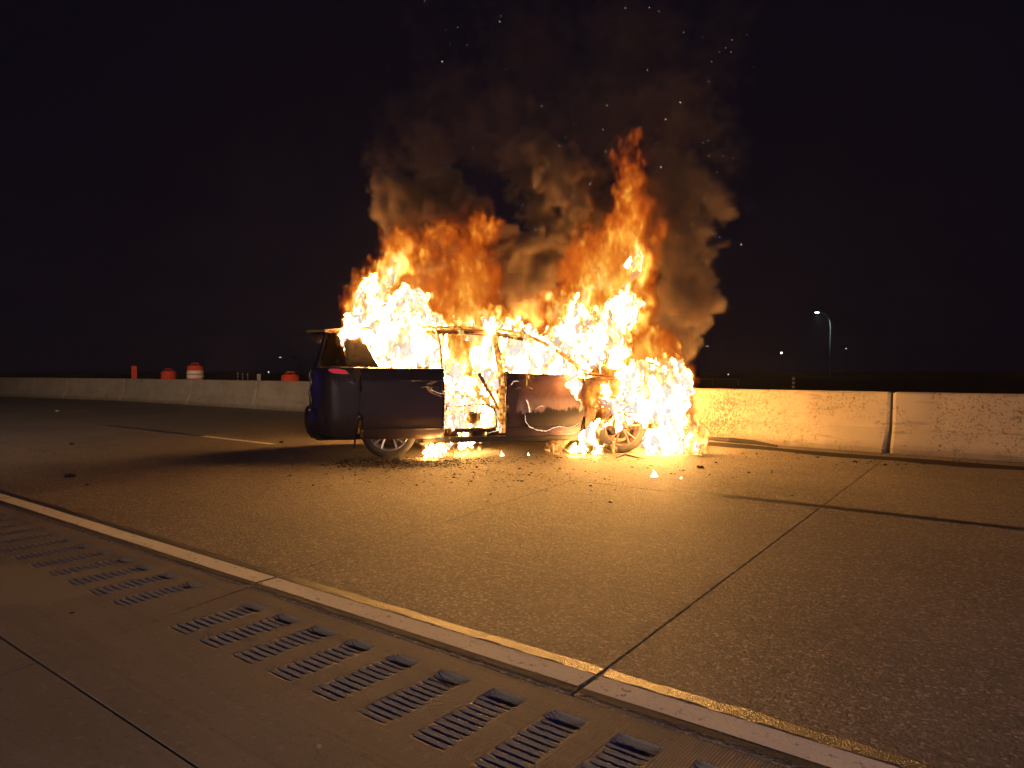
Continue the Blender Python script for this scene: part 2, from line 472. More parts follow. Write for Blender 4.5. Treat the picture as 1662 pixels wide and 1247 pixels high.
# ghost traces of removed tape
strip('paint_trace', [(1.0, 3.20), (1.9, 3.215), (3.15, 3.22), (5.2, 3.215), (7.1, 3.27)], 0.014, 0.0042, M_ghost, marks, 0.004, 0.1)
strip('paint_trace', [(-4.0, 3.21), (0.9, 3.20)], 0.010, 0.0042, M_ghost, marks, 0.004, 0.1)
strip('paint_trace', [(1.7, 4.60), (3.8, 4.62)], 0.012, 0.0042, M_ghost, marks, 0.004, 0.1)
strip('paint_trace', [(7.45, 2.5), (7.75, 4.2)], 0.014, 0.0042, M_ghost, marks, 0.004, 0.1)
strip('paint_trace', [(11.4, 3.2), (12.6, 5.2)], 0.02, 0.0042, M_ghost, marks, 0.004, 0.1)
# ------------------------------------------------------------------ concrete barrier
def barrier_mat():
    t = NT('pitted barrier concrete'); p = t.pos()
    ob = t.coords()
    big = t.noise(p, 1.2, 4, 0.6)
    cl = t.noise(p, 1.9, 3, 0.55)
    pit = t.noise(t.scale(p, (1, 1, 0.9)), 34.0, 3, 0.62, 0.8)
    pits = t.math('MULTIPLY', t.ramp(pit, [(0.575, 0), (0.60, 1)]), t.ramp(cl, [(0.44, 0), (0.56, 1)]))
    fine = t.noise(p, 90.0, 3, 0.7)
    c = t.mix(t.ramp(big, [(0.3, 0), (0.7, 1)]), (0.38, 0.32, 0.24), (0.50, 0.43, 0.33))
    c = t.mix(t.math('MULTIPLY', pits, 0.85), c, (0.15, 0.12, 0.09))
    c = t.mix(t.math('MULTIPLY', fine, 0.3), c, (0.22, 0.185, 0.15))
    # road film near the foot
    z = t.n('SeparateXYZ', None, Vector=p).outputs[2]
    foot = t.math('ADD', z, t.math('MULTIPLY', t.noise(p, 5.0, 4), 0.16))
    c = t.mix(t.ramp(foot, [(0.05, 0.85), (0.17, 0.3), (0.24, 0)]), c, (0.12, 0.095, 0.07))
    st = t.noise(t.scale(p, (0.5, 0.5, 3.5), 0), 3.0, 4, 0.6)
    c = t.mix(t.ramp(st, [(0.60, 0), (0.70, 0.45)]), c, (0.13, 0.105, 0.08))
    # soot and spalling on the stretch right behind the burning front
    d = t.n('VectorMath', {'operation': 'DISTANCE'}, i0=p, i1=(3.25, 11.3, 0.42))
    sc = t.noise(t.scale(p, (1, 1, 0.7)), 30.0, 4, 0.65, 1.0)
    burn = t.math('MULTIPLY', t.ramp(d.outputs['Value'], [(0.25, 1), (0.75, 0)]), t.ramp(sc, [(0.47, 0), (0.54, 1)]))
    c = t.mix(t.math('MULTIPLY', burn, 0.8), c, (0.06, 0.042, 0.03))
    h = t.math('SUBTRACT', t.math('MULTIPLY', fine, 0.25), t.math('ADD', pits, burn))
    return t.surf(t.bsdf(c, 0.85, 0, h, 0.7, 0.006, 0.3))
M_barrier = barrier_mat()
base_px = [(0, 644), (102, 647.5), (195, 651), (302, 657.5), (408, 664), (500, 669)]
line = [G(*p) for p in base_px]
line[0] = Vector((-21.6, 30.4, 0))
line = [Vector((-49, 45, 0)), Vector((-35, 38, 0))] + line + [G(1150, 713), G(1441, 737), G(1640, 750.0)]
v = (line[-1] - line[-2]).normalized(); line.append(line[-2] + v * 12)
def along(line):
    acc = [0]
    for a, b in zip(line, line[1:]): acc.append(acc[-1] + (b - a).length)
    return acc
acc = along(line)
def at_len(L):
    for i in range(len(line) - 1):
        if L <= acc[i + 1] or i == len(line) - 2:
            return line[i].lerp(line[i + 1], (L - acc[i]) / (acc[i + 1] - acc[i]))
nodes_L = [0, 4, 8, 12, 16, 20, 24, 28]
nodes_L = [L for L in nodes_L if L < acc[3] - 2]
nodes_L += [acc[3], acc[4], acc[5], acc[6]]
L0, L1 = acc[6], acc[9]
nseg = max(1, round((L1 - L0) / 3.9))
nodes_L += [L0 + (L1 - L0) * (i + 1) / nseg for i in range(nseg)]
nodes_L += [L1 + 4.0, L1 + 8.0]
PROF = [(0.0, 0.0), (0.0, 0.075), (0.135, 0.31), (0.150, 0.335), (0.205, 0.80), (0.225, 0.825), (0.375, 0.825), (0.395, 0.80), (0.45, 0.335), (0.465, 0.31), (0.60, 0.075), (0.60, 0.0)]
def barrier(a, b, label):
    d = b - a; L = d.length; d.normalize(); nrm = Vector((-d.y, d.x, 0))
    if nrm.dot(a) < 0: nrm = -nrm             # away from the camera
    o = empty('concrete_barrier', a)
    bm = bmesh.new(); g = 0.028; rings = []
    n = 14
    for i in range(-1, n + 2):
        if i == -1 or i == n + 1: x = g if i == -1 else L - g; sh = 0.034
        else: x = g + 0.040 + (L - 2 * g - 0.080) * i / n; sh = 0
        ring = []
        for k, (y, z) in enumerate(PROF):
            yy = 0.3 + (y - 0.3) * (1 - sh / 0.3); zz = z * (1 - sh * 0.6) 
            w = 0.0 if sh else random.uniform(-.003, .003)
            p = d * x + nrm * (yy + w) + Vector((0, 0, zz + 0.004 + (w if 3 < k < 8 else 0)))
            ring.append(bm.verts.new(p))
        rings.append(ring)
    for r0, r1 in zip(rings, rings[1:]):
        for k in range(len(PROF) - 1): bm.faces.new((r0[k], r0[k + 1], r1[k + 1], r1[k]))
        bm.faces.new((r0[-1], r0[0], r1[0], r1[-1]))
    bm.faces.new(rings[0]); bm.faces.new(rings[-1][::-1])
    bmesh.ops.recalc_face_normals(bm, faces=bm.faces[:])
    from_bm('barrier_body', bm, M_barrier, o)
    bm = bmesh.new()                         # form ledge low on the face
    for y0, z0 in ((-0.006, 0.066),):
        q0 = d * 0.03 + nrm * y0; q1 = d * (L - 0.03) + nrm * y0
        add_tube(bm, [q0 + Vector((0, 0, z0 + .004)), q1 + Vector((0, 0, z0 + .004))], 0.008, 6)
    from_bm('form_ledge', bm, M_barrier, o)
    tag(o, label, 'barrier', 'concrete barrier segments along the far side of the road')
    return o
NB = len(nodes_L) - 1
blab = {}
left_labels = ['dim bluish concrete barrier segment at the left picture edge', 'concrete barrier segment in blue dusk light, second from the left edge',
 'grey concrete barrier segment below the narrow orange marker', 'scuffed concrete barrier segment between two bright joints under the striped drum',
 'concrete barrier segment just left of the van tail, under the low orange drum', 'concrete barrier segment half hidden by the van tail']
for i in range(NB):
    a, b = at_len(nodes_L[i]), at_len(nodes_L[i + 1])
    mid = (a + b) / 2; px = CX + mid.x / mid.y * FPX
    rel = nodes_L[i] - acc[3]
    if px < -60: lab = 'far concrete barrier segment beyond the left picture edge, %s' % ['first', 'second', 'third', 'fourth', 'fifth', 'sixth', 'seventh', 'eighth', 'ninth'][i]
    elif px < 60: lab = left_labels[0]
    elif px < 150: lab = left_labels[1]
    elif px < 250: lab = left_labels[2]
    elif px < 355: lab = left_labels[3]
    elif px < 440: lab = left_labels[4]
    elif px < 560: lab = left_labels[5]
    elif px < 760: lab = 'concrete barrier segment hidden behind the rear of the burning van'
    elif px < 930: lab = 'concrete barrier segment hidden behind the front doors of the burning van'
    elif px < 1100: lab = 'concrete barrier segment hidden behind the burning bonnet'
    elif px < 1441: lab = 'brightly lit pitted barrier segment with a soot mark beside the flames'
    elif px < 2100: lab = 'fire-lit pitted concrete barrier segment at the right picture edge'
    else: lab = 'concrete barrier segment beyond the right picture edge, %d m on' % (mid.x)
    lab = lab.replace(' m on', ' metres on')
    barrier(a, b, lab)
# dirt drift at the foot of the right-hand barrier
bm = bmesh.new(); rows = []
for i in range(61):
    L = acc[8] - 1.0 + i * 0.16; p = at_len(L); q = at_len(L + .1); d = (q - p).normalized(); nrm = Vector((d.y, -d.x, 0))
    if nrm.dot(p) > 0: nrm = -nrm
    w1 = 0.88 + 0.06 * math.sin(i * .7) + random.uniform(-.03, .03) ; w0 = 0.42 + 0.05 * math.sin(i * .43) 
    rows.append((bm.verts.new(p + nrm * w1 + Vector((0, 0, .004))), bm.verts.new(p + nrm * (w0 + w1) / 2 + Vector((0, 0, .010))), bm.verts.new(p + nrm * w0 + Vector((0, 0, .004)))))
for a, b in zip(rows, rows[1:]):
    for k in range(2): bm.faces.new((a[k], b[k], b[k + 1], a[k + 1]))
bmesh.ops.recalc_face_normals(bm, faces=bm.faces[:])
for f in bm.faces:
    f.normal_update()
    if f.normal.z < 0: f.normal_flip()
tag(from_bm('dirt_drift', bm, M_dirt), kind='stuff', label='dark dirt strip along the foot of the right-hand barrier')
# ------------------------------------------------------------------ the burning minivan (local x towards its nose, y away from the camera, z up)
YAW = math.atan2(0.19, 0.98)
WB0 = Vector((-1.565, 9.0, 0))                   # near rear wheel on the ground
CU = Vector((math.cos(YAW), math.sin(YAW), 0)); CV = Vector((-math.sin(YAW), math.cos(YAW), 0))
CAR0 = WB0 - CU * 1.02 - CV * 0.02
CARM = Matrix.Translation(CAR0) @ Matrix.Rotation(YAW, 4, 'Z')
CW = 1.98
van = empty('minivan', CAR0, YAW)
tag(van, 'dark purple minivan engulfed in flames with its sliding door open', 'minivan')

def paint():
    t = NT('dark car paint'); p = t.coords()
    n = t.noise(p, 3.0, 4, 0.6); f = t.noise(p, 60.0, 3, 0.6)
    c = t.mix(n, (0.020, 0.012, 0.016), (0.036, 0.021, 0.029))
    r = t.math('ADD', t.math('MULTIPLY', f, 0.2), 0.32)
    h = t.math('ADD', t.math('MULTIPLY', n, 0.8), t.math('MULTIPLY', f, 0.3))
    c = t.mix(t.ramp(t.noise(t.scale(p, (1, 1, 0.5)), 7.0, 6, 0.75), [(0.58, 0), (0.72, 0.5)]), c, (0.07, 0.05, 0.052))
    return t.surf(t.bsdf(c, r, 0.25, h, 0.3, 0.006, 0.5, 0.2))
M_paint = paint()
def burnt_door():
    """front door: blistered band under the window, bare primer, soot tongues below"""
    t = NT('heat damaged door paint'); p = t.coords()
    s = t.n('SeparateXYZ', None, Vector=p); x, z = s.outputs[0], s.outputs[2]
    wob = t.math('MULTIPLY', t.math('SUBTRACT', t.noise(t.scale(p, (1, 1, 0.35)), 16.0, 5, 0.75), 0.5), 0.16)
    lowf = t.math('MULTIPLY', t.math('SUBTRACT', t.noise(p, 3.0, 4, 0.6), 0.5), 0.30)
    zz = t.math('ADD', t.math('ADD', z, wob), lowf)
    xx = t.math('ADD', x, lowf)
    inx = t.math('MULTIPLY', t.ramp(t.math('SUBTRACT', xx, 2.0), [(0.66, 0), (0.76, 1)]), t.ramp(t.math('SUBTRACT', xx, 3.0), [(0.52, 1), (0.60, 0)]))
    base = t.mix(t.noise(p, 4.0, 4, 0.6), (0.025, 0.012, 0.028), (0.055, 0.028, 0.052))
    prim = t.mix(t.noise(p, 24.0, 5, 0.75), (0.08, 0.03, 0.036), (0.34, 0.18, 0.15))
    pale = t.mix(t.noise(t.scale(p, (1, 1, .4)), 14.0, 5, 0.7), (0.16, 0.10, 0.13), (0.42, 0.33, 0.34))
    soot = (0.010, 0.007, 0.008)
    band = t.math('MULTIPLY', t.ramp(zz, [(0.58, 0), (0.62, 1)]), inx)
    band2 = t.math('MULTIPLY', t.ramp(zz, [(0.58, 0), (0.61, 1), (0.70, 1), (0.78, 0)]), inx)
    so = t.math('MULTIPLY', t.ramp(zz, [(0.36, 0), (0.40, 1), (0.60, 1), (0.63, 0)]), inx)
    c = t.mix(t.math('MULTIPLY', band, 0.75), base, prim)
    c = t.mix(t.math('MULTIPLY', band2, 0.8), c, pale)
    c = t.mix(so, c, soot)
    f = t.noise(p, 50.0, 4, 0.7)
    return t.surf(t.bsdf(c, t.math('ADD', t.math('MULTIPLY', f, 0.4), 0.35), 0.1, f, 0.5, 0.004, 0.5))
M_door = burnt_door()
def scorched(name, lo, hi, rough=0.75, sc=9.0):
    t = NT(name); p = t.coords()
    n = t.noise(p, sc, 6, 0.7, 0.5); f = t.noise(p, 70.0, 3, 0.7)
    c = t.mix(t.ramp(n, [(0.35, 0), (0.65, 1)]), lo, hi)
    return t.surf(t.bsdf(c, rough, 0.2, t.math('ADD', n, f), 0.6, 0.006, 0.4))
M_burnt = scorched('burnt sheet metal', (0.05, 0.028, 0.02), (0.30, 0.17, 0.12))
def hot_metal():
    t = NT('glowing hot metal'); p = t.coords()
    n = t.noise(p, 9.0, 5, 0.7, 0.5); g = t.noise(p, 22.0, 4, 0.7)
    b = t.n('BsdfPrincipled'); b.inputs['Roughness'].default_value = 0.75
    t.t.links.new(t.mix(n, (0.06, 0.03, 0.02), (0.32, 0.17, 0.11)), b.inputs['Base Color'])
    b.inputs['Emission Color'].default_value = (1.0, 0.36, 0.06, 1)
    t.t.links.new(t.ramp(g, [(0.42, 0.03), (0.62, 0.75)]), b.inputs['Emission Strength'])
    return t.surf(b.outputs[0])
M_hot = hot_metal()
M_char = scorched('charred interior', (0.008, 0.006, 0.005), (0.045, 0.03, 0.022), 0.9, 14)
M_trim = plain('black plastic trim', (0.016, 0.014, 0.015), 0.55, 0, 0.3, 40)
M_seam = plain('panel seam', (0.004, 0.004, 0.004), 0.9, 0, 0.1, 40, 0.0)
M_rubber = plain('tyre rubber', (0.022, 0.020, 0.019), 0.8, 0, 0.35, 60, 0.5)
M_alloy = plain('alloy wheel metal', (0.46, 0.44, 0.50), 0.32, 0.75, 0.12, 20, 0.05)
M_alloy_hot = scorched('heat stained alloy', (0.05, 0.028, 0.032), (0.17, 0.10, 0.12), 0.5, 14)
M_disc = plain('brake disc steel', (0.10, 0.09, 0.085), 0.5, 0.7, 0.3, 30)
def glass_mat():
    t = NT('smoked tail glass'); 
    b = t.n('BsdfPrincipled'); b.inputs['Base Color'].default_value = (0.012, 0.010, 0.010, 1); b.inputs['Roughness'].default_value = 0.12
    tr = t.n('BsdfTransparent'); tr.inputs[0].default_value = (0.25, 0.2, 0.17, 1)
    mx = t.n('MixShader', None, i0=0.85); t.t.links.new(b.outputs[0], mx.inputs[1]); t.t.links.new(tr.outputs[0], mx.inputs[2])
    return t.surf(mx.outputs[0])
M_glass = glass_mat()
def lamp_red():
    t = NT('red tail lamp lens')
    b = t.n('BsdfPrincipled'); b.inputs['Base Color'].default_value = (0.42, 0.012, 0.02, 1); b.inputs['Roughness'].default_value = 0.12
    b.inputs['Emission Color'].default_value = (1.0, 0.06, 0.09, 1); b.inputs['Emission Strength'].default_value = 0.16
    return t.surf(b.outputs[0])
M_lamp = lamp_red()
def plate_chrome(): return plain('bright trim metal', (0.55, 0.52, 0.5), 0.22, 0.9, 0.1, 20, 0.02)
M_chrome = plate_chrome()

def side_off(a, z):
    """how far the body side stands inside the widest line (barrel section and rounded ends)"""
    b = 0.0
    if z < 0.55: b += 0.07 * ((0.55 - z) / 0.35) ** 2
    if z > 0.85: b += 0.045 * ((z - 0.85) / 0.3) ** 2 if z < 1.15 else 0.045 + (z - 1.15) * 0.40
    b += -0.012 * math.exp(-((z - 0.98) / 0.02) ** 2)
    b += 0.012 * math.exp(-((z - 0.42) / 0.03) ** 2)
    if a < 0.42: b += 0.30 * ((0.42 - a) / 0.42) ** 2.4
    if a > 4.35: b += 0.50 * ((a - 4.35) / 0.75) ** 2.2
    return b
def panel(name, poly, mat, parent, off=0.0, thick=0.03, side=0, grid=0.07, holes=None, edge=0.006):
    """sheet panel cut to a side-view outline, bent to the body section; side 1 = far side"""
    bm = bmesh.new()
    vv = [bm.verts.new((a, 0, z)) for a, z in poly]
    f = bm.faces.new(vv)
    xs = [p[0] for p in poly]; zs = [p[1] for p in poly]
    bmesh.ops.triangulate(bm, faces=[f], ngon_method='EAR_CLIP')
    def cuts(ax, lo, hi):
        c = lo + grid
        while c < hi - 0.01:
            nv = (1, 0, 0) if ax == 0 else (0, 0, 1); co = (c, 0, 0) if ax == 0 else (0, 0, c)
            bmesh.ops.bisect_plane(bm, geom=bm.verts[:] + bm.edges[:] + bm.faces[:], plane_co=co, plane_no=nv, dist=1e-4)
            c += grid
    cuts(0, min(xs), max(xs)); cuts(2, min(zs), max(zs))
    bmesh.ops.recalc_face_normals(bm, faces=bm.faces[:])
    if bm.faces[0].normal.y > 0: bmesh.ops.reverse_faces(bm, faces=bm.faces[:])
    r = bmesh.ops.extrude_face_region(bm, geom=bm.faces[:])
    back = {v for v in r['geom'] if isinstance(v, bmesh.types.BMVert)}
    for v in bm.verts:
        o_ = side_off(v.co.x, v.co.z) - off
        v.co.y = o_ + (0 if v in back else thick)
    bmesh.ops.recalc_face_normals(bm, faces=bm.faces[:])
    if side:
        for v in bm.verts: v.co.y = CW - v.co.y
        bmesh.ops.reverse_faces(bm, faces=bm.faces[:])
    es = [e for e in bm.edges if len(e.link_faces) == 2 and e.calc_face_angle(0) > 1.0]
    if edge > 0: bmesh.ops.bevel(bm, geom=es, offset=edge, segments=2, affect='EDGES', profile=0.6)
    o = from_bm(name, bm, mat, parent, True)
    return o
def arc(cx_, cz_, r, a0, a1, n=12):
    return [(cx_ + r * math.cos(R(a0 + (a1 - a0) * i / n)), cz_ + r * math.sin(R(a0 + (a1 - a0) * i / n))) for i in range(n + 1)]
RW, FW, WZ = 1.02, 4.14, 0.355                  # wheel positions and axle height
# --- quarter panels with wheel arch, both sides
quarter = [(0.03, 0.44), (0.02, 0.75), (0.05, 1.16), (0.30, 1.165), (1.72, 1.15), (1.72, 0.26)] + arc(RW, WZ, 0.42, -12, 192, 16) + [(0.60, 0.25), (0.35, 0.27), (0.12, 0.33)]
for sd in (0, 1):
    panel('quarter_panel', quarter, M_paint, van, 0.0, 0.03, sd)
# --- pillars and window frames
def pillar(name, pts, w, mat, sd, off=0.0, parent=van):
    """post following side-view points"""
    bm = bmesh.new(); rows = []
    for i, (a, z) in enumerate(pts):
        pa, pb = pts[max(0, i - 1)], pts[min(len(pts) - 1, i + 1)]
        dx, dz = pb[0] - pa[0], pb[1] - pa[1]; l = math.hypot(dx, dz); nx, nz = -dz / l * w / 2, dx / l * w / 2
        y = side_off(a, z) - off; row = []
        for sx, yy in ((-1, 0.0), (1, 0.0), (1, 0.055), (-1, 0.055)):
            yv = y + yy; yv = CW - yv if sd else yv
            row.append(bm.verts.new((a + nx * sx, yv, z + nz * sx)))
        rows.append(row)
    for r0, r1 in zip(rows, rows[1:]):
        for k in range(4): bm.faces.new((r0[k], r0[(k + 1) % 4], r1[(k + 1) % 4], r1[k]))
    bm.faces.new(rows[0][::-1]); bm.faces.new(rows[-1])
    bmesh.ops.recalc_face_normals(bm, faces=bm.faces[:])
    bmesh.ops.bevel(bm, geom=[e for e in bm.edges if e.calc_face_angle(0) > 0.8], offset=0.008, segments=1, affect='EDGES')
    return from_bm(name, bm, mat, parent)
roofline = [(0.22, 1.635), (0.7, 1.675), (1.3, 1.695), (2.0, 1.695), (2.5, 1.675), (2.80, 1.625), (3.10, 1.49), (3.40, 1.29), (3.62, 1.11)]
for sd in (0, 1):
    pillar('roof_rail', roofline[:6], 0.035, M_hot, sd)
    pillar('windscreen_pillar', roofline[5:], 0.05, M_hot, sd)
    pillar('centre_pillar', [(2.49, 0.30), (2.485, 0.8), (2.47, 1.1), (2.44, 1.40), (2.40, 1.68)], 0.075, M_hot, sd, -0.01)
    pillar('rear_door_pillar', [(1.70, 1.16), (1.68, 1.42), (1.64, 1.69)], 0.03, M_hot, sd, -0.02)
    panel('tail_pillar', [(0.50, 1.17), (0.90, 1.172), (0.80, 1.30), (0.72, 1.50), (0.68, 1.66), (0.52, 1.65), (0.44, 1.63)], M_char, van, -0.012, 0.04, sd, 0.09)
    panel('quarter_glass', [(0.16, 1.17), (0.49, 1.17), (0.43, 1.62), (0.25, 1.60)], M_glass, van, -0.02, 0.006, sd, 0.12, edge=0)
# belt trim: thin bright strip below the windows
for sd in (0, 1):
    bm = bmesh.new()
    for a0, a1 in ((0.30, 1.70),):
        pts = [(a0 + (a1 - a0) * i / 14, 1.168 - 0.012 * i / 14) for i in range(15)]
        P3 = [Vector((a, (side_off(a, z) - 0.105 if a > .66 else side_off(a, z) - .006), z + 0.004)) for a, z in pts]
        if sd: P3 = [Vector((p.x, CW - p.y, p.z)) for p in P3]
        add_tube(bm, P3, 0.008, 6)
    from_bm('belt_trim', bm, M_chrome, van)
# --- roof with bows
bm = bmesh.new(); rr = []
prof = [(0.02, 1.63), (0.22, 1.66), (0.7, 1.70), (1.3, 1.725), (2.0, 1.725), (2.5, 1.70), (2.82, 1.64)]
for a, z in prof:
    row = []
    for k in range(13):
        v_ = k / 12; y0 = side_off(a, 1.66) + 0.02
        if a < 0.1: y0 += 0.08
        y = y0 + (CW - 2 * y0) * v_
        row.append(bm.verts.new((a, y, z - 0.09 * abs(2 * v_ - 1) ** 3 )))
    rr.append(row)
for r0, r1 in zip(rr, rr[1:]):
    for k in range(12): bm.faces.new((r0[k], r1[k], r1[k + 1], r0[k + 1]))
r = bmesh.ops.extrude_face_region(bm, geom=bm.faces[:])
bmesh.ops.translate(bm, vec=(0, 0, -0.03), verts=[v for v in r['geom'] if isinstance(v, bmesh.types.BMVert)])
bmesh.ops.recalc_face_normals(bm, faces=bm.faces[:])
from_bm('roof', bm, M_burnt, van, True)
for a in (0.9, 1.75, 2.45):
    bm = bmesh.new()
    add_tube(bm, [(a, 0.30 + (CW - 0.6) * i / 8, 1.655 - 0.05 * abs(i / 4 - 1) ** 3) for i in range(9)], 0.022, 6)
    from_bm('roof_bow', bm, M_char, van)
# spoiler
bm = bmesh.new()
add_box(bm, (-0.02, 0.36, 1.615), (0.26, CW - 0.36, 1.645), None, 0.012)
from_bm('rear_spoiler', bm, M_trim, van)
# --- tailgate: sheet with window opening
def tail_x(z): return 0.04 + (0.0 if z < 1.15 else (z - 1.15) * 0.25)
bm = bmesh.new()
tgrid = {}
ys_ = [0.20, 0.32, 0.45, 0.7, 0.99, 1.28, 1.53, 1.66, 1.78]; zs_ = [0.55, 0.8, 1.05, 1.17, 1.25, 1.4, 1.55, 1.62]
for i, y in enumerate(ys_):
    for j, z in enumerate(zs_):
        bow = 0.10 * (abs(y - 0.99) / 0.79) ** 3
        tgrid[i, j] = bm.verts.new((tail_x(z) - 0.02 + bow, y if z < 1.2 else 0.99 + (y - 0.99) * (1 - (z - 1.2) * 0.35), z))
for i in range(len(ys_) - 1):
    for j in range(len(zs_) - 1):
        if 1 <= i <= 6 and 4 <= j <= 5: continue
        bm.faces.new((tgrid[i, j], tgrid[i, j + 1], tgrid[i + 1, j + 1], tgrid[i + 1, j]))
r = bmesh.ops.extrude_face_region(bm, geom=bm.faces[:])
bmesh.ops.translate(bm, vec=(0.035, 0, 0), verts=[v for v in r['geom'] if isinstance(v, bmesh.types.BMVert)])
bmesh.ops.recalc_face_normals(bm, faces=bm.faces[:])
tailgate = from_bm('tailgate', bm, M_paint, van)
# --- rear bumper wrapping round both corners
def bumper(name, path, prof, mat, parent=van):
    bm = bmesh.new(); rows = []
    for i, (x, y) in enumerate(path):
        pa, pb = path[max(0, i - 1)], path[min(len(path) - 1, i + 1)]
        d = Vector((pb[0] - pa[0], pb[1] - pa[1], 0)).normalized(); nn = Vector((-d.y, d.x, 0))
        rows.append([bm.verts.new(Vector((x, y, z)) + nn * o_) for o_, z in prof])
    for r0, r1 in zip(rows, rows[1:]):
        for k in range(len(prof)): bm.faces.new((r0[k], r0[(k + 1) % len(prof)], r1[(k + 1) % len(prof)], r1[k]))
    bm.faces.new(rows[0]); bm.faces.new(rows[-1][::-1])
    bmesh.ops.recalc_face_normals(bm, faces=bm.faces[:])
    return from_bm(name, bm, mat, parent, True)
rb = [(0.60, 0.085), (0.40, 0.08), (0.22, 0.11), (0.08, 0.20), (0.0, 0.36), (-0.03, 0.7), (-0.035, 0.99)]
rb = rb + [(x, CW - y) for x, y in rb[-2::-1]]
bprof = [(0.035, 0.25), (-0.02, 0.33), (-0.045, 0.42), (-0.052, 0.50), (-0.045, 0.60), (-0.02, 0.635), (0.03, 0.64), (0.03, 0.3)]
bprof = [(-o_, z) for o_, z in bprof]
bumper('rear_bumper', rb, bprof, M_paint)
bm = bmesh.new()
add_tube(bm, [Vector((x, y, 0.635)) + Vector((-.02, -.045 if y < 0.4 else (.045 if y > 1.58 else 0), 0)) for x, y in rb], 0.006, 5)
from_bm('bumper_seam', bm, M_seam, van)
# --- tail lamps: long wrap lens, its pointed end along the side, vertical stack at the corner
def tail_lamp(sd):
    o = panel('tail_light', [(0.27, 1.125), (0.295, 1.145), (0.40, 1.145), (0.47, 1.125), (0.53, 1.08), (0.42, 1.082), (0.33, 1.09)], M_lamp, van, 0.012, 0.04, sd, 0.05, edge=0.004)
    bm = bmesh.new()
    P3 = [Vector((a, side_off(a, z) - 0.014, z)) for a, z in ((0.262, 1.13), (0.295, 1.15), (0.40, 1.15), (0.475, 1.13), (0.545, 1.075))]
    if sd: P3 = [Vector((p.x, CW - p.y, p.z)) for p in P3]
    add_tube(bm, P3, 0.006, 5)
    from_bm('lamp_rim', bm, M_chrome, o)
    bm = bmesh.new()
    for z0, z1 in ((0.55, 0.66), (0.68, 0.90), (0.93, 1.12)):
        pts = [Vector((0.045 + 0.012 * math.sin(i * 1.3), side_off(0.045, 0.8) - 0.03 + 0.010 * math.sin(i), z0 + (z1 - z0) * i / 5)) for i in range(6)]
        if sd: pts = [Vector((p.x, CW - p.y, p.z)) for p in pts]
        add_tube(bm, pts, [0.006, 0.016, 0.018, 0.018, 0.015, 0.005], 8)
    from_bm('corner_reflector', bm, M_chrome, o, True)['kind'] = 'stuff'
for sd in (0, 1): tail_lamp(sd)
# seams of fuel flap and bumper
bm = bmesh.new()
fl = [(0.60, 0.93), (0.60, 1.06), (0.66, 1.07)]
# --- sliding door, slid back over the quarter panel
sdoor = [(0.665, 0.27), (0.655, 0.70), (0.665, 1.15), (1.715, 1.148), (1.722, 0.70), (1.715, 0.265), (1.55, 0.255), (0.80, 0.258)]
sliding = panel('sliding_door', sdoor, M_paint, van, 0.105, 0.045, 0, 0.06, edge=0.008)
pillar('door_window_frame', [(1.695, 1.13), (1.685, 1.40), (1.645, 1.64)], 0.022, M_burnt, 0, 0.095, sliding)
def on_side(pts, off): return [Vector((a, side_off(a, z) - off, z)) for a, z in pts]
bm = bmesh.new(); add_tube(bm, on_side([(1.18 + 0.05 * i, 0.995) for i in range(11)], 0.108), 0.007, 6); from_bm('door_track_trim', bm, M_chrome, sliding)
bm = bmesh.new(); add_tube(bm, on_side([(0.69 + 0.06 * i, 0.385) for i in range(17)], 0.103), 0.010, 6); from_bm('door_moulding', bm, M_trim, sliding)
bm = bmesh.new()
hp = on_side([(1.40, 0.905), (1.44, 0.925), (1.52, 0.93), (1.60, 0.925), (1.64, 0.90)], 0.125)
add_tube(bm, hp, [0.008, 0.014, 0.015, 0.014, 0.008], 8); from_bm('door_handle', bm, M_paint, sliding, True)
def peel_mat():
    t = NT('peeling blistered paint'); p = t.coords()
    c = t.mix(t.noise(p, 40.0, 4, 0.7), (0.35, 0.22, 0.12), (0.75, 0.55, 0.33))
    return t.surf(t.bsdf(c, 0.7, 0, t.noise(p, 60.0), 0.5, 0.004))
M_peel = peel_mat()
# curled paint flake near the front upper corner of the sliding door
def ribbon(name, pts, widths, off, mat, parent, lift=0.0):
    bm = bmesh.new(); rows = []
    for i, (a, z) in enumerate(pts):
        pa, pb = pts[max(0, i - 1)], pts[min(len(pts) - 1, i + 1)]
        dx, dz = pb[0] - pa[0], pb[1] - pa[1]; l = math.hypot(dx, dz) or 1; w = widths[i] / 2
        nx, nz = -dz / l * w, dx / l * w
        rows.append([bm.verts.new((a + nx * s, side_off(a, z) - off - lift * (s > 0) - random.uniform(0, .004), z + nz * s)) for s in (-1, 0, 1)])
    for r0, r1 in zip(rows, rows[1:]):
        for k in range(2): bm.faces.new((r0[k], r1[k], r1[k + 1], r0[k + 1]))
    r = bmesh.ops.extrude_face_region(bm, geom=bm.faces[:]); bmesh.ops.translate(bm, vec=(0, 0.004, 0), verts=[v for v in r['geom'] if isinstance(v, bmesh.types.BMVert)])
    bmesh.ops.recalc_face_normals(bm, faces=bm.faces[:])
    return from_bm(name, bm, mat, parent)
ribbon('paint_blister', [(1.62, 0.985), (1.56, 0.97), (1.51, 0.94), (1.505, 0.90), (1.53, 0.86), (1.58, 0.83), (1.63, 0.81), (1.68, 0.79)], [0.01, 0.035, 0.05, 0.045, 0.03, 0.02, 0.014, 0.008], 0.116, M_peel, sliding, 0.02)
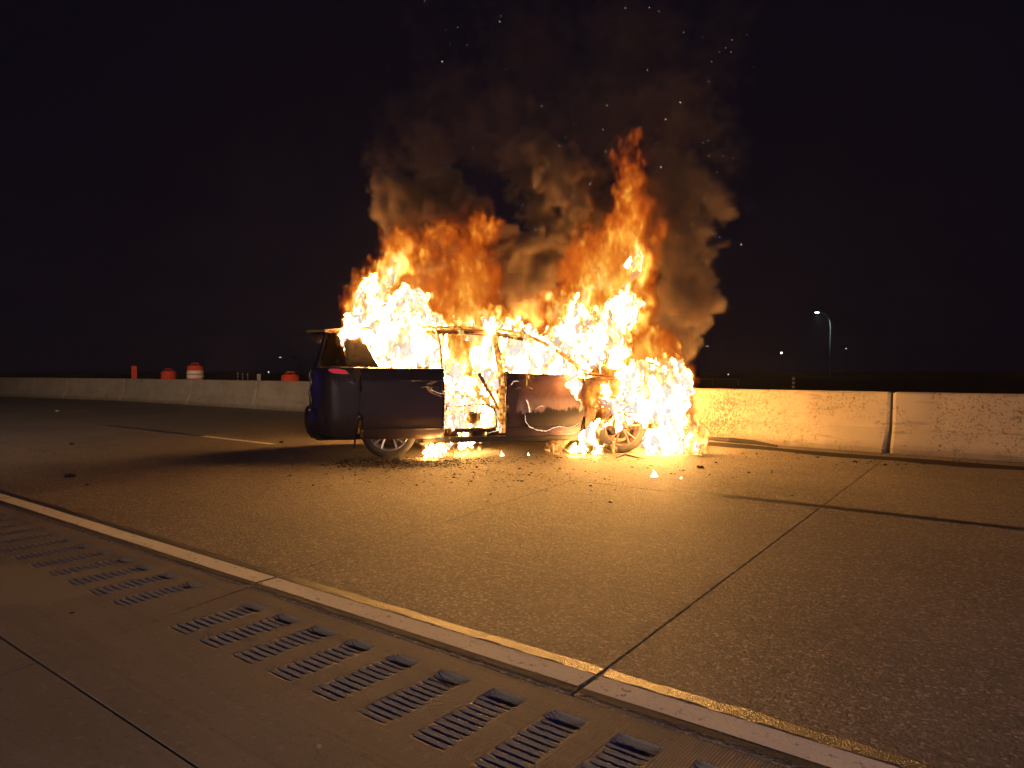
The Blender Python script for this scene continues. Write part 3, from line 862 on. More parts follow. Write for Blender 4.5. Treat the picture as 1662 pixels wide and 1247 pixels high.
# --- front door
fdoor = [(2.535, 0.235), (2.53, 0.70), (2.535, 1.09), (2.7, 1.09), (3.30, 1.065), (3.46, 1.045), (3.60, 0.98), (3.615, 0.70), (3.56, 0.40), (3.53, 0.24)]
front = panel('front_door', fdoor, M_door, van, 0.012, 0.045, 0, 0.05, edge=0.007)
bm = bmesh.new()
hp = on_side([(2.64, 0.875), (2.68, 0.90), (2.76, 0.903), (2.84, 0.90), (2.88, 0.875)], 0.035)
add_tube(bm, hp, [0.008, 0.014, 0.015, 0.014, 0.008], 8); from_bm('door_handle', bm, M_burnt, front, True)
bm = bmesh.new(); add_tube(bm, on_side([(2.56 + 0.06 * i, 0.375) for i in range(17)], 0.008), 0.010, 6); from_bm('door_moulding', bm, M_trim, front)
panel('front_door', [(2.535, 0.235), (2.53, 0.70), (2.535, 1.09), (2.7, 1.09), (3.30, 1.065), (3.60, 0.98), (3.615, 0.70), (3.53, 0.24)], M_char, van, 0.012, 0.045, 1, 0.12)
panel('sliding_door', [(1.73, 0.27), (1.72, 1.14), (2.44, 1.12), (2.45, 0.27)], M_char, van, 0.012, 0.045, 1, 0.12)
# --- front wings, bonnet, front bumper, lamps
for sd in (0, 1):
    panel('front_wing', [(3.63, 0.28), (3.625, 0.70), (3.61, 1.02), (3.80, 1.04), (4.30, 0.98), (4.80, 0.86), (4.98, 0.74), (4.98, 0.62), (4.62, 0.60)] + arc(FW, WZ, 0.43, 35, 186, 14), M_burnt, van, 0.0, 0.03, sd, 0.07)
bm = bmesh.new(); rr = []
for a, z in ((3.64, 1.075), (3.9, 1.065), (4.2, 1.03), (4.5, 0.975), (4.8, 0.89), (4.97, 0.80)):
    row = []
    for k in range(11):
        v_ = k / 10; y0 = side_off(a, 0.9) + 0.06; y = y0 + (CW - 2 * y0) * v_
        row.append(bm.verts.new((a + 0.06 * (1 - abs(2 * v_ - 1) ** 2), y, z + 0.03 * (1 - abs(2 * v_ - 1) ** 3) + random.uniform(-.006, .006))))
    rr.append(row)
for r0, r1 in zip(rr, rr[1:]):
    for k in range(10): bm.faces.new((r0[k], r1[k], r1[k + 1], r0[k + 1]))
r = bmesh.ops.extrude_face_region(bm, geom=bm.faces[:]); bmesh.ops.translate(bm, vec=(0, 0, -0.02), verts=[v for v in r['geom'] if isinstance(v, bmesh.types.BMVert)])
bmesh.ops.recalc_face_normals(bm, faces=bm.faces[:])
from_bm('bonnet', bm, M_burnt, van, True)
fb = [(4.62, 0.13), (4.80, 0.20), (4.96, 0.36), (5.05, 0.6), (5.09, 0.99)]
fb = fb + [(x, CW - y) for x, y in fb[-2::-1]]
bumper('front_bumper', fb, [(-0.03, 0.25), (0.02, 0.30), (0.04, 0.45), (0.04, 0.58), (0.0, 0.62), (-0.03, 0.6)], M_burnt)
for sd in (0, 1):
    panel('headlight', [(4.66, 0.80), (4.72, 0.87), (4.95, 0.74), (4.97, 0.65), (4.80, 0.68)], M_char, van, 0.006, 0.03, sd, 0.08)
# --- floor, sills, interior
bm = bmesh.new(); add_box(bm, (0.12, 0.16, 0.24), (4.5, CW - 0.12, 0.31), None, 0.01); from_bm('floor_pan', bm, M_char, van)
for sd in (0, 1):
    bm = bmesh.new()
    y0 = 0.03
    add_box(bm, (1.45, y0, 0.185), (3.62, y0 + 0.11, 0.262), None, 0.018)
    if sd:
        for v in bm.verts: v.co.y = CW - v.co.y
        bmesh.ops.reverse_faces(bm, faces=bm.faces[:])
    from_bm('sill', bm, M_trim, van)
panel('hanging_sill_cover', [(3.10, 0.20), (3.42, 0.20), (3.30, 0.045), (3.16, 0.03)], M_burnt, van, 0.05, 0.01, 0, 0.06, edge=0)
def seat(x, y, w, name='seat'):
    s = empty(name, (x, y, 0.31), 0, van)
    bm = bmesh.new(); add_box(bm, (0, 0, 0.10), (0.46, w, 0.24), None, 0.03); from_bm('seat_cushion', bm, M_char, s)
    bm = bmesh.new(); add_box(bm, (-0.07, 0.03, 0), (0.05, w - 0.03, 0.62), Matrix.Translation((0, 0, 0.2)) @ Matrix.Rotation(R(-14), 4, 'Y'), 0.03); from_bm('seat_back', bm, M_char, s)
    bm = bmesh.new(); add_box(bm, (-0.04, w / 2 - 0.12, 0), (0.05, w / 2 + 0.12, 0.16), Matrix.Translation((-0.20, 0, 0.86)) @ Matrix.Rotation(R(-10), 4, 'Y'), 0.02); from_bm('head_rest', bm, M_char, s)
    bm = bmesh.new(); add_tube(bm, [(0.02, 0.02, 0.10), (0.0, 0.0, 0.22), (0.25, -0.02, 0.26), (0.5, 0.0, 0.24), (0.56, 0.02, 0.06)], 0.012, 6); from_bm('seat_frame', bm, M_burnt, s)
for x, y, w in ((0.95, 0.3, 1.38), (1.78, 0.28, 0.5), (1.78, 1.15, 0.5), (2.72, 0.28, 0.5), (2.72, 1.15, 0.5)):
    seat(x, y, w)
bm = bmesh.new(); add_box(bm, (3.30, 0.18, 0.70), (3.66, CW - 0.18, 1.02), None, 0.04); from_bm('dashboard', bm, M_char, van)
bm = bmesh.new(); r = 0.18
add_tube(bm, [(3.18, 0.55 + r * math.cos(2 * PI * k / 24), 0.95 + r * math.sin(2 * PI * k / 24)) for k in range(25)], 0.014, 6, False)
add_tube(bm, [(3.19, 0.38, 0.95), (3.19, 0.72, 0.95)], 0.012, 6); add_tube(bm, [(3.19, 0.55, 0.95), (3.4, 0.55, 0.88)], 0.025, 8)
from_bm('steering_wheel', bm, M_char, van, True)
# seat belt hanging from the centre pillar and the wire hoop seen in the door opening
bm = bmesh.new()
add_box(bm, (-0.022, -0.003, 0), (0.022, 0.003, 0.56), Matrix.Translation((2.47, 0.13, 0.60)) @ Matrix.Rotation(R(-30), 4, 'Y') )
from_bm('seat_belt', bm, M_burnt, van)
bm = bmesh.new()
add_tube(bm, [(1.76, 0.09, 0.66), (1.95, 0.09, 0.655), (2.15, 0.09, 0.68), (2.30, 0.09, 0.675), (2.39, 0.09, 0.62), (2.42, 0.09, 0.50), (2.42, 0.09, 0.38), (2.33, 0.09, 0.34), (2.05, 0.09, 0.33)], 0.012, 6)
from_bm('door_opening_seal', bm, M_char, van)
bm = bmesh.new(); add_box(bm, (1.74, 0.1, 0.31), (2.42, 0.5, 0.36), None, 0.012); from_bm('step_well', bm, M_char, van)
bm = bmesh.new(); add_box(bm, (0.10, 0.20, 0.23), (0.62, CW - 0.20, 0.52), None, 0.03); from_bm('underbody_light_block', bm, M_trim, van)  # underbody box added to block firelight leaking out under the tail
# mud flap and underbody exhaust
bm = bmesh.new(); add_box(bm, (0.585, 0.10, 0.13), (0.605, 0.34, 0.34), Matrix.Rotation(R(6), 4, 'Y') @ Matrix.Translation((-.03, 0, 0.06)), 0.004); from_bm('mud_flap', bm, M_trim, van)
bm = bmesh.new(); add_tube(bm, [(0.3, 1.3, 0.24), (1.6, 1.3, 0.22), (3.6, 1.2, 0.22)], 0.05, 8); from_bm('exhaust_pipe', bm, M_char, van)

# --- wheels
def wheel(x, y, face, rim_mat, flat=0.0):
    w = empty('wheel', (x, y, WZ), 0, van)
    M = Matrix.Rotation(R(90), 4, 'X') if face < 0 else Matrix.Rotation(R(-90), 4, 'X')    # local z points to the outer side
    bm = bmesh.new()
    add_lathe(bm, [(0.235, 0.085), (0.265, 0.103), (0.30, 0.108), (0.335, 0.098), (0.349, 0.082), (0.353, 0.06), (0.3545, 0.03), (0.351, 0.026), (0.351, 0.018), (0.3545, 0.014), (0.3545, -0.014), (0.351, -0.018), (0.351, -0.026), (0.3545, -0.03), (0.353, -0.06), (0.335, -0.098), (0.26, -0.10), (0.235, -0.085)], 64, M, closed=True)
    from_bm('tyre', bm, M_rubber, w, True)
    bm = bmesh.new()
    add_lathe(bm, [(0.252, 0.092), (0.256, 0.098), (0.252, 0.104), (0.244, 0.100), (0.236, 0.085), (0.222, 0.06), (0.215, -0.08), (0.235, -0.08), (0.236, 0.06)], 64, M, closed=True)
    rim = from_bm('rim', bm, rim_mat, w, True)
    bm = bmesh.new()
    for k in range(5):
        for d_ in (-0.17, 0.17):
            a = 2 * PI * k / 5 + PI / 2 + d_ * 0.5; b = 2 * PI * k / 5 + PI / 2 + d_ * 1.35
            p0 = Vector((0.05 * math.cos(a), 0.05 * math.sin(a), 0.070)); p1 = Vector((0.14 * math.cos((a + b) / 2), 0.14 * math.sin((a + b) / 2), 0.086)); p2 = Vector((0.240 * math.cos(b), 0.240 * math.sin(b), 0.088))
            add_tube(bm, [M @ p0, M @ p1, M @ p2], [0.017, 0.0125, 0.014], 6)
    from_bm('spokes', bm, rim_mat, w)
    bm = bmesh.new(); add_lathe(bm, [(0.078, 0.03), (0.078, 0.075), (0.066, 0.088), (0.035, 0.092), (0.030, 0.086), (0.0, 0.088)], 24, M)
    hub = from_bm('hub', bm, rim_mat, w, True)
    for k in range(5):
        a = 2 * PI * (k + .5) / 5 + PI / 2
        bm = bmesh.new(); add_lathe(bm, [(0.011, 0), (0.011, 0.012), (0.006, 0.016), (0.0, 0.016)], 8, M @ Matrix.Translation((0.052 * math.cos(a), 0.052 * math.sin(a), 0.088)))
        from_bm('wheel_nut', bm, M_char, w)
    bm = bmesh.new(); add_lathe(bm, [(0.16, -0.02), (0.16, 0.0), (0.155, 0.006), (0.07, 0.006), (0.07, 0.03), (0.0, 0.03)], 32, M)
    from_bm('brake_disc', bm, M_disc, w, True)
for y, f in ((0.115, -1), (CW - 0.115, 1)):
    wheel(RW, y, f, M_alloy)
    wheel(FW, y, f, M_alloy_hot)
for x in (RW, FW):
    bm = bmesh.new(); add_tube(bm, [(x, 0.15, WZ), (x, CW - 0.15, WZ)], 0.04, 8); from_bm('axle', bm, M_char, van)
# dark liner behind the wheel arches
for x in (RW, FW):
    for sd in (0, 1):
        bm = bmesh.new(); rows = []
        for i in range(15):
            a = R(-5 + 190 * i / 14)
            rows.append([bm.verts.new((x + 0.43 * math.cos(a), (y if not sd else CW - y), WZ + 0.43 * math.sin(a))) for y in (0.05, 0.36)])
        for r0, r1 in zip(rows, rows[1:]): bm.faces.new((r0[0], r1[0], r1[1], r0[1]))
        ex = bmesh.ops.extrude_face_region(bm, geom=bm.faces[:])
        for v in ex['geom']:
            if isinstance(v, bmesh.types.BMVert): v.co += (Vector((x, v.co.y, WZ)) - v.co).normalized() * -0.006
        bmesh.ops.recalc_face_normals(bm, faces=bm.faces[:])
        from_bm('arch_liner', bm, M_trim, van)
# ------------------------------------------------------------------ fire and smoke as fields on a grid
def gauss_noise(shape, sp, length, aniso=(1, 1, 1), power=1.9, seed=0, kcut=None):
    """smooth random field, correlation length in metres, stretched by aniso; unit variance"""
    r = np.random.default_rng(seed)
    f = np.fft.rfftn(r.standard_normal(shape).astype(np.float32))
    kx = np.fft.fftfreq(shape[0], sp)[:, None, None] * aniso[0]
    ky = np.fft.fftfreq(shape[1], sp)[None, :, None] * aniso[1]
    kz = np.fft.rfftfreq(shape[2], sp)[None, None, :] * aniso[2]
    k2 = kx * kx + ky * ky + kz * kz
    amp = (1.0 / (length ** -2 + k2)) ** power
    if kcut: amp = amp * np.exp(-k2 / kcut ** 2)
    amp[0, 0, 0] = 0
    g = np.fft.irfftn(f * amp, s=shape).astype(np.float32)
    return g / g.std()

class Grid:
    def __init__(s, lo, hi, sp):
        s.lo, s.sp = np.array(lo, float), sp
        s.n = tuple(int(math.ceil((h - l) / sp)) + 1 for l, h in zip(lo, hi))
        s.ax = [s.lo[i] + sp * np.arange(s.n[i]) for i in range(3)]
        s.X, s.Y, s.Z = [a.astype(np.float32) for a in np.meshgrid(*s.ax, indexing='ij')]

def vol_cube_tree(name, n, lo, hi, to_mesh=None, mat=None):
    """geometry nodes: read the 'd' value of grid point i for every voxel, give a volume (or its iso-surface)"""
    ng = bpy.data.node_groups.new(name, 'GeometryNodeTree')
    ng.interface.new_socket('Geometry', in_out='INPUT', socket_type='NodeSocketGeometry')
    ng.interface.new_socket('Geometry', in_out='OUTPUT', socket_type='NodeSocketGeometry')
    N, L = ng.nodes, ng.links
    gi, go = N.new('NodeGroupInput'), N.new('NodeGroupOutput')
    vc = N.new('GeometryNodeVolumeCube')
    vc.inputs['Min'].default_value = lo; vc.inputs['Max'].default_value = hi
    vc.inputs['Resolution X'].default_value, vc.inputs['Resolution Y'].default_value, vc.inputs['Resolution Z'].default_value = n
    pos = N.new('GeometryNodeInputPosition'); sep = N.new('ShaderNodeSeparateXYZ'); L.new(pos.outputs[0], sep.inputs[0])
    def m(op, a, b):
        nd = N.new('ShaderNodeMath'); nd.operation = op
        for i, v in enumerate((a, b)):
            if hasattr(v, 'links'): L.new(v, nd.inputs[i])
            else: nd.inputs[i].default_value = v
        return nd.outputs[0]
    idx = []
    for i in range(3):
        step = (hi[i] - lo[i]) / (n[i] - 1)
        q = m('DIVIDE', m('SUBTRACT', sep.outputs[i], lo[i]), step)
        q = m('ROUND', q, 0.0); q = m('MINIMUM', m('MAXIMUM', q, 0.0), n[i] - 1.0); idx.append(q)
    # integer maths keeps the index exact above 2^24
    def im(op, a, b):
        nd = N.new('FunctionNodeIntegerMath'); nd.operation = op
        for i, v in enumerate((a, b)):
            if hasattr(v, 'links'): L.new(v, nd.inputs[i])
            else: nd.inputs[i].default_value = v
        return nd.outputs[0]
    ii = im('ADD', im('MULTIPLY', im('ADD', im('MULTIPLY', idx[0], n[1]), idx[1]), n[2]), idx[2])
    na = N.new('GeometryNodeInputNamedAttribute'); na.data_type = 'FLOAT'; na.inputs['Name'].default_value = 'd'
    si = N.new('GeometryNodeSampleIndex'); si.data_type = 'FLOAT'; si.domain = 'POINT'
    L.new(gi.outputs[0], si.inputs['Geometry']); L.new(na.outputs[0], si.inputs['Value']); L.new(ii, si.inputs['Index'])
    L.new(si.outputs[0], vc.inputs['Density'])
    out = vc.outputs[0]
    if to_mesh is not None:
        vm = N.new('GeometryNodeVolumeToMesh'); L.new(out, vm.inputs[0]); vm.inputs['Threshold'].default_value = to_mesh
        out = vm.outputs[0]
    if mat is not None:
        sm = N.new('GeometryNodeSetMaterial'); sm.inputs['Material'].default_value = mat; L.new(out, sm.inputs[0]); out = sm.outputs[0]
    L.new(out, go.inputs[0])
    return ng
def field_object(name, grid, D, sl=None, to_mesh=None, mat=None, parent=None):
    """object whose geometry is the volume of field D (or its iso-surface, baked)"""
    if sl is None:
        on = D > 1e-3 if to_mesh is None else D > to_mesh * 0.5
        if not on.any(): return None
        sl = []
        for ax in range(3):
            o = np.where(on.any(axis=tuple(a for a in range(3) if a != ax)))[0]
            sl.append((max(0, o[0] - 2), min(D.shape[ax] - 1, o[-1] + 2)))
    sub = np.ascontiguousarray(D[sl[0][0]:sl[0][1] + 1, sl[1][0]:sl[1][1] + 1, sl[2][0]:sl[2][1] + 1]).astype(np.float32)
    n = sub.shape
    lo = tuple(float(grid.ax[i][sl[i][0]]) for i in range(3)); hi = tuple(float(grid.ax[i][sl[i][1]]) for i in range(3))
    me = bpy.data.meshes.new(name + '_grid'); me.vertices.add(sub.size)
    at = me.attributes.new('d', 'FLOAT', 'POINT'); at.data.foreach_set('value', sub.ravel())
    o = bpy.data.objects.new(name, me); col.objects.link(o)
    md = o.modifiers.new('field', 'NODES'); md.node_group = vol_cube_tree(name, n, lo, hi, to_mesh, mat)
    if to_mesh is not None:
        dg = bpy.context.evaluated_depsgraph_get()
        nm = bpy.data.meshes.new_from_object(o.evaluated_get(dg)); nm.name = name
        bpy.data.objects.remove(o); bpy.data.meshes.remove(me)
        nm.materials.clear()
        o = bpy.data.objects.new(name, nm); col.objects.link(o)
        if mat: nm.materials.append(mat)
        bm = bmesh.new(); bm.from_mesh(nm)        # drop stray crumbs
        left = set(bm.verts); kill = []
        while left:
            v0 = left.pop(); comp = [v0]; st_ = [v0]
            while st_:
                v_ = st_.pop()
                for e in v_.link_edges:
                    w_ = e.other_vert(v_)
                    if w_ in left: left.discard(w_); st_.append(w_); comp.append(w_)
            if len(comp) < 90: kill += comp
        bmesh.ops.delete(bm, geom=kill, context='VERTS'); bm.to_mesh(nm); bm.free()
        nm.polygons.foreach_set('use_smooth', [True] * len(nm.polygons))
    else:
        me.materials.append(mat)
    if parent is not None: o.parent = parent
    return o

# ---- materials
def core_mat():
    """blown-out flame: gives off strong light, with slightly cooler filaments"""
    t = NT('white hot flame'); p = t.pos()
    q = t.scale(p, (1, 1, 0.45))
    w = t.noise(q, 5.0, 3, 0.6)
    a = t.n('TexNoise', {'noise_type': 'RIDGED_MULTIFRACTAL'}, Vector=q, Scale=15.0, Detail=6.0, Roughness=0.66, Distortion=1.2)
    fil = t.math('MULTIPLY', t.ramp(a.outputs['Fac'], [(0.30, 1), (0.40, 0)]), t.ramp(w, [(0.30, 0), (0.52, 1)]))
    gold = t.ramp(t.noise(q, 2.6, 4, 0.6), [(0.68, 0), (0.78, 1)])
    e = t.n('Emission'); e2 = t.n('Emission'); e3 = t.n('Emission')
    e.inputs[0].default_value = (1.0, 0.45, 0.10, 1); e.inputs[1].default_value = FIRE_POWER
    e2.inputs[0].default_value = (0.66, 0.67, 0.66, 1); e2.inputs[1].default_value = 0.56
    e3.inputs[0].default_value = (0.95, 0.78, 0.16, 1); e3.inputs[1].default_value = 0.6
    m1 = t.n('MixShader', None, i0=fil); t.t.links.new(e.outputs[0], m1.inputs[1]); t.t.links.new(e2.outputs[0], m1.inputs[2])
    m2 = t.n('MixShader', None, i0=t.math('MULTIPLY', gold, 0.75)); t.t.links.new(m1.outputs[0], m2.inputs[1]); t.t.links.new(e3.outputs[0], m2.inputs[2])
    m = t.surf(m2.outputs[0]); m.cycles.emission_sampling = 'FRONT'
    return m
FIRE_POWER = 170.0
M_core = core_mat()
def fringe_mat():
    """the redder, thinner outer flame: colour follows how hot the gas is"""
    t = NT('orange flame gas')
    d = t.n('Attribute', {'attribute_name': 'density'}).outputs['Fac']
    colr = t.ramp(d, [(0.05, (0.80, 0.11, 0.02)), (0.30, (1.0, 0.15, 0.012)), (0.50, (1.0, 0.24, 0.018)), (0.72, (1.0, 0.58, 0.07)), (0.88, (1.0, 0.82, 0.25)), (1.0, (1.0, 0.95, 0.7))])
    src = t.ramp(d, [(0.0, 0.10), (0.25, 0.22), (0.45, 0.42), (0.62, 0.55), (0.80, 0.85), (1.0, 1.0)])
    sig = t.math('MULTIPLY', t.math('POWER', d, 1.25), 15.0)
    edge = t.math('MULTIPLY', t.ramp(d, [(0.55, 0), (0.80, 0.8), (0.97, 0.9), (1.0, 0.1)]), 8.0)
    em = t.n('Emission', None, Color=colr, Strength=t.math('ADD', t.math('MULTIPLY', t.math('MULTIPLY', sig, src), 0.84), edge))
    ab = t.n('VolumeAbsorption', None, Density=sig); ab.inputs[0].default_value = (0.0, 0.0, 0.0, 1)
    ad = t.n('AddShader'); t.t.links.new(em.outputs[0], ad.inputs[0]); t.t.links.new(ab.outputs[0], ad.inputs[1])
    return t.vol(ad.outputs[0])
M_fringe = fringe_mat()
def smoke_mat():
    t = NT('thick sooty smoke')
    d = t.n('Attribute', {'attribute_name': 'density'}).outputs['Fac']
    pv = t.n('VolumePrincipled', None, Density=t.math('MULTIPLY', d, 12.0))
    pv.inputs['Color'].default_value = (0.62, 0.47, 0.35, 1); pv.inputs['Anisotropy'].default_value = 0.0
    return t.vol(pv.outputs[0])
M_smoke = smoke_mat()

# ---- flame shapes: (px, py, rx, ry, tilt in degrees, distance from the camera, half depth in m, heat)
def blob_field(g, blobs, wx, wy, wz, base=0.0):
    T = np.full(g.n, base, np.float32)
    for (px, py, rx, ry, tilt, Y, rY, s) in blobs:
        c = P(px, py, Y); sc = Y / FPX; ax, az = rx * sc, ry * sc
        m = max(ax, az) * 1.7 + 0.6
        i0, i1 = [int(np.clip((v - g.lo[0]) / g.sp, 0, g.n[0])) for v in (c.x - m, c.x + m)]
        j0, j1 = [int(np.clip((v - g.lo[1]) / g.sp, 0, g.n[1])) for v in (Y - rY * 1.6 - .3, Y + rY * 1.6 + .3)]
        k0, k1 = [int(np.clip((v - g.lo[2]) / g.sp, 0, g.n[2])) for v in (c.z - m, c.z + m)]
        if i1 <= i0 or j1 <= j0 or k1 <= k0: continue
        S = (slice(i0, i1), slice(j0, j1), slice(k0, k1))
        x = g.X[S] + wx[S] - c.x; y = g.Y[S] + wy[S] - Y; z = g.Z[S] + wz[S] - c.z
        ct, st = math.cos(R(tilt)), math.sin(R(tilt))
        u = (x * ct - z * st) / ax; v = (x * st + z * ct) / az; w = y / rY
        f = s * (1.25 - (u * u + v * v + w * w))
        T[S] = np.maximum(T[S], f)
    return T
# fire box
FG = Grid((-2.75, 8.35, -0.02), (3.35, 12.0, 4.75), 0.027)
A = gauss_noise(FG.n, FG.sp, 0.40, (1, 1, 1.2), 1.6, 1)
B = gauss_noise(FG.n, FG.sp, 0.40, (1, 1, 1.2), 1.6, 2)
C_ = gauss_noise(FG.n, FG.sp, 0.13, (1, 1, 2.3), 1.6, 3)
D_ = gauss_noise(FG.n, FG.sp, 0.13, (1, 1, 1.6), 1.6, 4)
E_ = gauss_noise(FG.n, FG.sp, 0.05, (1, 1, 3.0), 1.4, 5)
wx = 0.06 * A + 0.022 * C_; wy = 0.06 * B; wz = 0.06 * B + 0.08 * D_
del A, B
HOT = [
    # rear cabin: blown-out block with a yellow tongue
    (645, 555, 78, 62, 0, 9.75, 0.75, 2.6), (600, 545, 34, 40, 0, 9.6, 0.5, 2.2), (690, 560, 34, 48, 0, 9.6, 0.5, 2.0),
    (578, 530, 20, 18, -35, 9.3, 0.25, 2.0), (570, 552, 6, 16, 15, 9.2, 0.12, 1.5), (610, 485, 26, 36, 12, 9.7, 0.4, 1.7), (664, 500, 40, 24, 0, 9.7, 0.4, 1.8),
    (634, 452, 18, 28, 18, 9.7, 0.25, 0.95), (650, 428, 12, 20, 25, 9.7, 0.2, 0.78), (603, 462, 9, 18, -10, 9.6, 0.2, 0.8),
    # door opening
    (745, 665, 34, 46, 0, 9.7, 0.5, 2.2), (780, 688, 34, 20, 0, 9.75, 0.40, 2.2), (732, 612, 16, 40, 12, 9.7, 0.3, 1.4), (790, 600, 20, 55, 0, 9.75, 0.4, 1.7), (775, 562, 24, 28, 10, 9.8, 0.4, 0.82),
    (728, 690, 10, 26, 0, 9.35, 0.2, 1.6),
    (770, 536, 46, 7, 0, 9.9, 0.3, 0.8), (745, 541, 16, 5, 0, 9.42, 0.08, 1.2), (790, 538, 14, 7, 0, 9.45, 0.1, 1.3), (836, 541, 22, 6, 6, 9.5, 0.1, 1.4), (872, 552, 16, 5, -22, 9.5, 0.09, 1.4), (905, 568, 12, 7, -30, 9.5, 0.1, 1.4), (930, 588, 14, 12, -30, 9.5, 0.12, 1.7), (812, 575, 4, 24, 0, 9.40, 0.06, 1.2),
    # front cabin
    (800, 545, 24, 26, 0, 9.8, 0.5, 1.9), (835, 560, 34, 34, 0, 10.05, 0.45, 2.0), (875, 582, 60, 34, 0, 10.15, 0.5, 2.4), (920, 590, 34, 34, 0, 10.1, 0.45, 2.2),
    # in front of the windscreen pillar and climbing
    (930, 556, 44, 30, 20, 10.15, 0.5, 2.3), (965, 545, 46, 38, 0, 10.1, 0.5, 2.2), (972, 575, 22, 22, 0, 9.9, 0.3, 1.6), (938, 522, 22, 32, -8, 9.9, 0.35, 1.6), (1005, 510, 24, 46, 20, 9.9, 0.4, 1.8), (1022, 500, 12, 26, 15, 9.9, 0.25, 1.5), (990, 560, 30, 30, 0, 9.9, 0.4, 1.8),
    (905, 508, 22, 16, 0, 9.9, 0.25, 0.80), (955, 472, 16, 24, 20, 9.9, 0.25, 0.84), (978, 448, 30, 11, 25, 9.9, 0.25, 0.78),
    (1028, 432, 14, 32, 10, 9.95, 0.3, 0.90), (1032, 400, 10, 24, 0, 9.95, 0.22, 0.78), (935, 625, 9, 24, 0, 9.35, 0.12, 1.6), (850, 612, 9, 9, 0, 9.28, 0.07, 1.3),
    # engine bay, plus unseen far-side flames added to light the ground behind
    (1040, 634, 50, 38, 0, 9.9, 0.50, 2.4), (1018, 618, 26, 28, 10, 9.7, 0.35, 1.9), (1092, 622, 24, 36, -8, 9.8, 0.45, 2.0), (1052, 604, 22, 20, 0, 9.8, 0.4, 1.7), (1000, 654, 22, 14, 35, 9.50, 0.16, 1.9), (1066, 664, 38, 24, 0, 9.9, 0.40, 2.2), (1050, 650, 44, 34, 0, 11.2, 0.5, 2.2), (1090, 700, 40, 26, 0, 11.4, 0.4, 2.0), (600, 540, 30, 30, 0, 10.9, 0.5, 2.0), (1030, 662, 26, 9, 0, 9.5, 0.14, 1.7), (1042, 680, 6, 9, 0, 9.5, 0.08, 1.3),
    (1088, 690, 24, 38, 0, 9.75, 0.4, 2.2), (1110, 668, 8, 26, -10, 9.7, 0.2, 1.4), (1080, 728, 40, 12, 0, 9.6, 0.3, 2.0), (1100, 734, 42, 8, 4, 9.45, 0.3, 2.0), (1138, 741, 22, 4, 7, 9.25, 0.25, 1.7),
    (958, 702, 8, 32, 8, 9.30, 0.12, 1.6), (975, 668, 10, 14, 35, 9.3, 0.12, 1.5), (950, 732, 36, 8, 0, 9.25, 0.2, 1.8), (915, 733, 20, 6, 0, 9.25, 0.15, 1.3), (968, 734, 18, 8, 0, 9.2, 0.12, 1.5), (1000, 730, 12, 6, 0, 9.25, 0.08, 1.2), (1062, 705, 8, 30, -3, 9.4, 0.12, 1.6),
    (1128, 700, 8, 26, 8, 9.5, 0.1, 1.0), (1137, 722, 8, 18, -5, 9.4, 0.1, 0.95),
    # drips under the sill
    (712, 736, 24, 8, 0, 8.95, 0.2, 1.6), (727, 728, 8, 14, 0, 8.95, 0.1, 1.2),
    # licking flames in the sliding door gap and along the sill
    (812, 640, 5, 60, 0, 9.32, 0.06, 1.3), (726, 640, 6, 60, 0, 9.2, 0.08, 1.25),
]
WARM = [
    (612, 500, 42, 60, 0, 9.8, 0.5, 0.85), (640, 440, 30, 50, 15, 9.8, 0.4, 0.78), (655, 395, 34, 24, 20, 9.9, 0.4, 0.52), (690, 410, 30, 14, 30, 9.9, 0.3, 0.48), (590, 480, 16, 34, 0, 9.6, 0.3, 0.62),
    (760, 470, 52, 90, 0, 10.25, 0.55, 0.50), (720, 385, 42, 18, 0, 10.2, 0.35, 0.42), (785, 375, 34, 24, 0, 10.2, 0.35, 0.45), (765, 520, 60, 40, 0, 10.1, 0.5, 0.62), (740, 590, 40, 50, 0, 9.9, 0.5, 0.75), (700, 480, 30, 40, -20, 10.0, 0.4, 0.45),
    (800, 520, 30, 26, 0, 9.9, 0.4, 0.72), (840, 535, 40, 18, 10, 9.9, 0.4, 0.6),
    (950, 520, 85, 60, 0, 10.0, 0.55, 0.66), (985, 450, 78, 80, 25, 10.0, 0.5, 0.58), (1020, 390, 44, 80, 15, 10.0, 0.4, 0.56), (1025, 320, 26, 56, 5, 10.0, 0.28, 0.42), (1008, 268, 12, 30, 0, 10.0, 0.16, 0.27), (1028, 238, 12, 20, 20, 10.0, 0.15, 0.24), (1045, 440, 26, 60, -8, 10.0, 0.3, 0.62),
    (905, 500, 40, 24, 0, 10.0, 0.35, 0.58), (930, 450, 40, 20, 25, 10.0, 0.3, 0.42), (1035, 500, 24, 60, 15, 10.0, 0.4, 0.62),
    (1045, 590, 62, 60, 0, 9.95, 0.5, 0.66), (1085, 610, 36, 48, 0, 9.95, 0.4, 0.74), (1000, 600, 34, 30, 0, 9.8, 0.4, 0.7), (1060, 560, 44, 30, 0, 10.0, 0.4, 0.55), (1105, 690, 26, 60, 0, 9.7, 0.4, 0.62), (1128, 725, 24, 20, 0, 9.45, 0.25, 0.7),
    (970, 640, 26, 26, 30, 9.5, 0.3, 0.55), (780, 640, 36, 60, 0, 9.75, 0.4, 0.7),
]
T1 = blob_field(FG, HOT, wx, wy, wz)
T2 = blob_field(FG, WARM, wx, wy, wz)
streak = 0.5 * C_ + 0.8 * E_
T = np.maximum(T1 + 0.13 * streak * (T1 > 0), np.minimum(T2, 0.9) + (0.07 * C_ + 0.055 * E_) * (T2 > 0.02))
T[:, :, 0:2] = 0
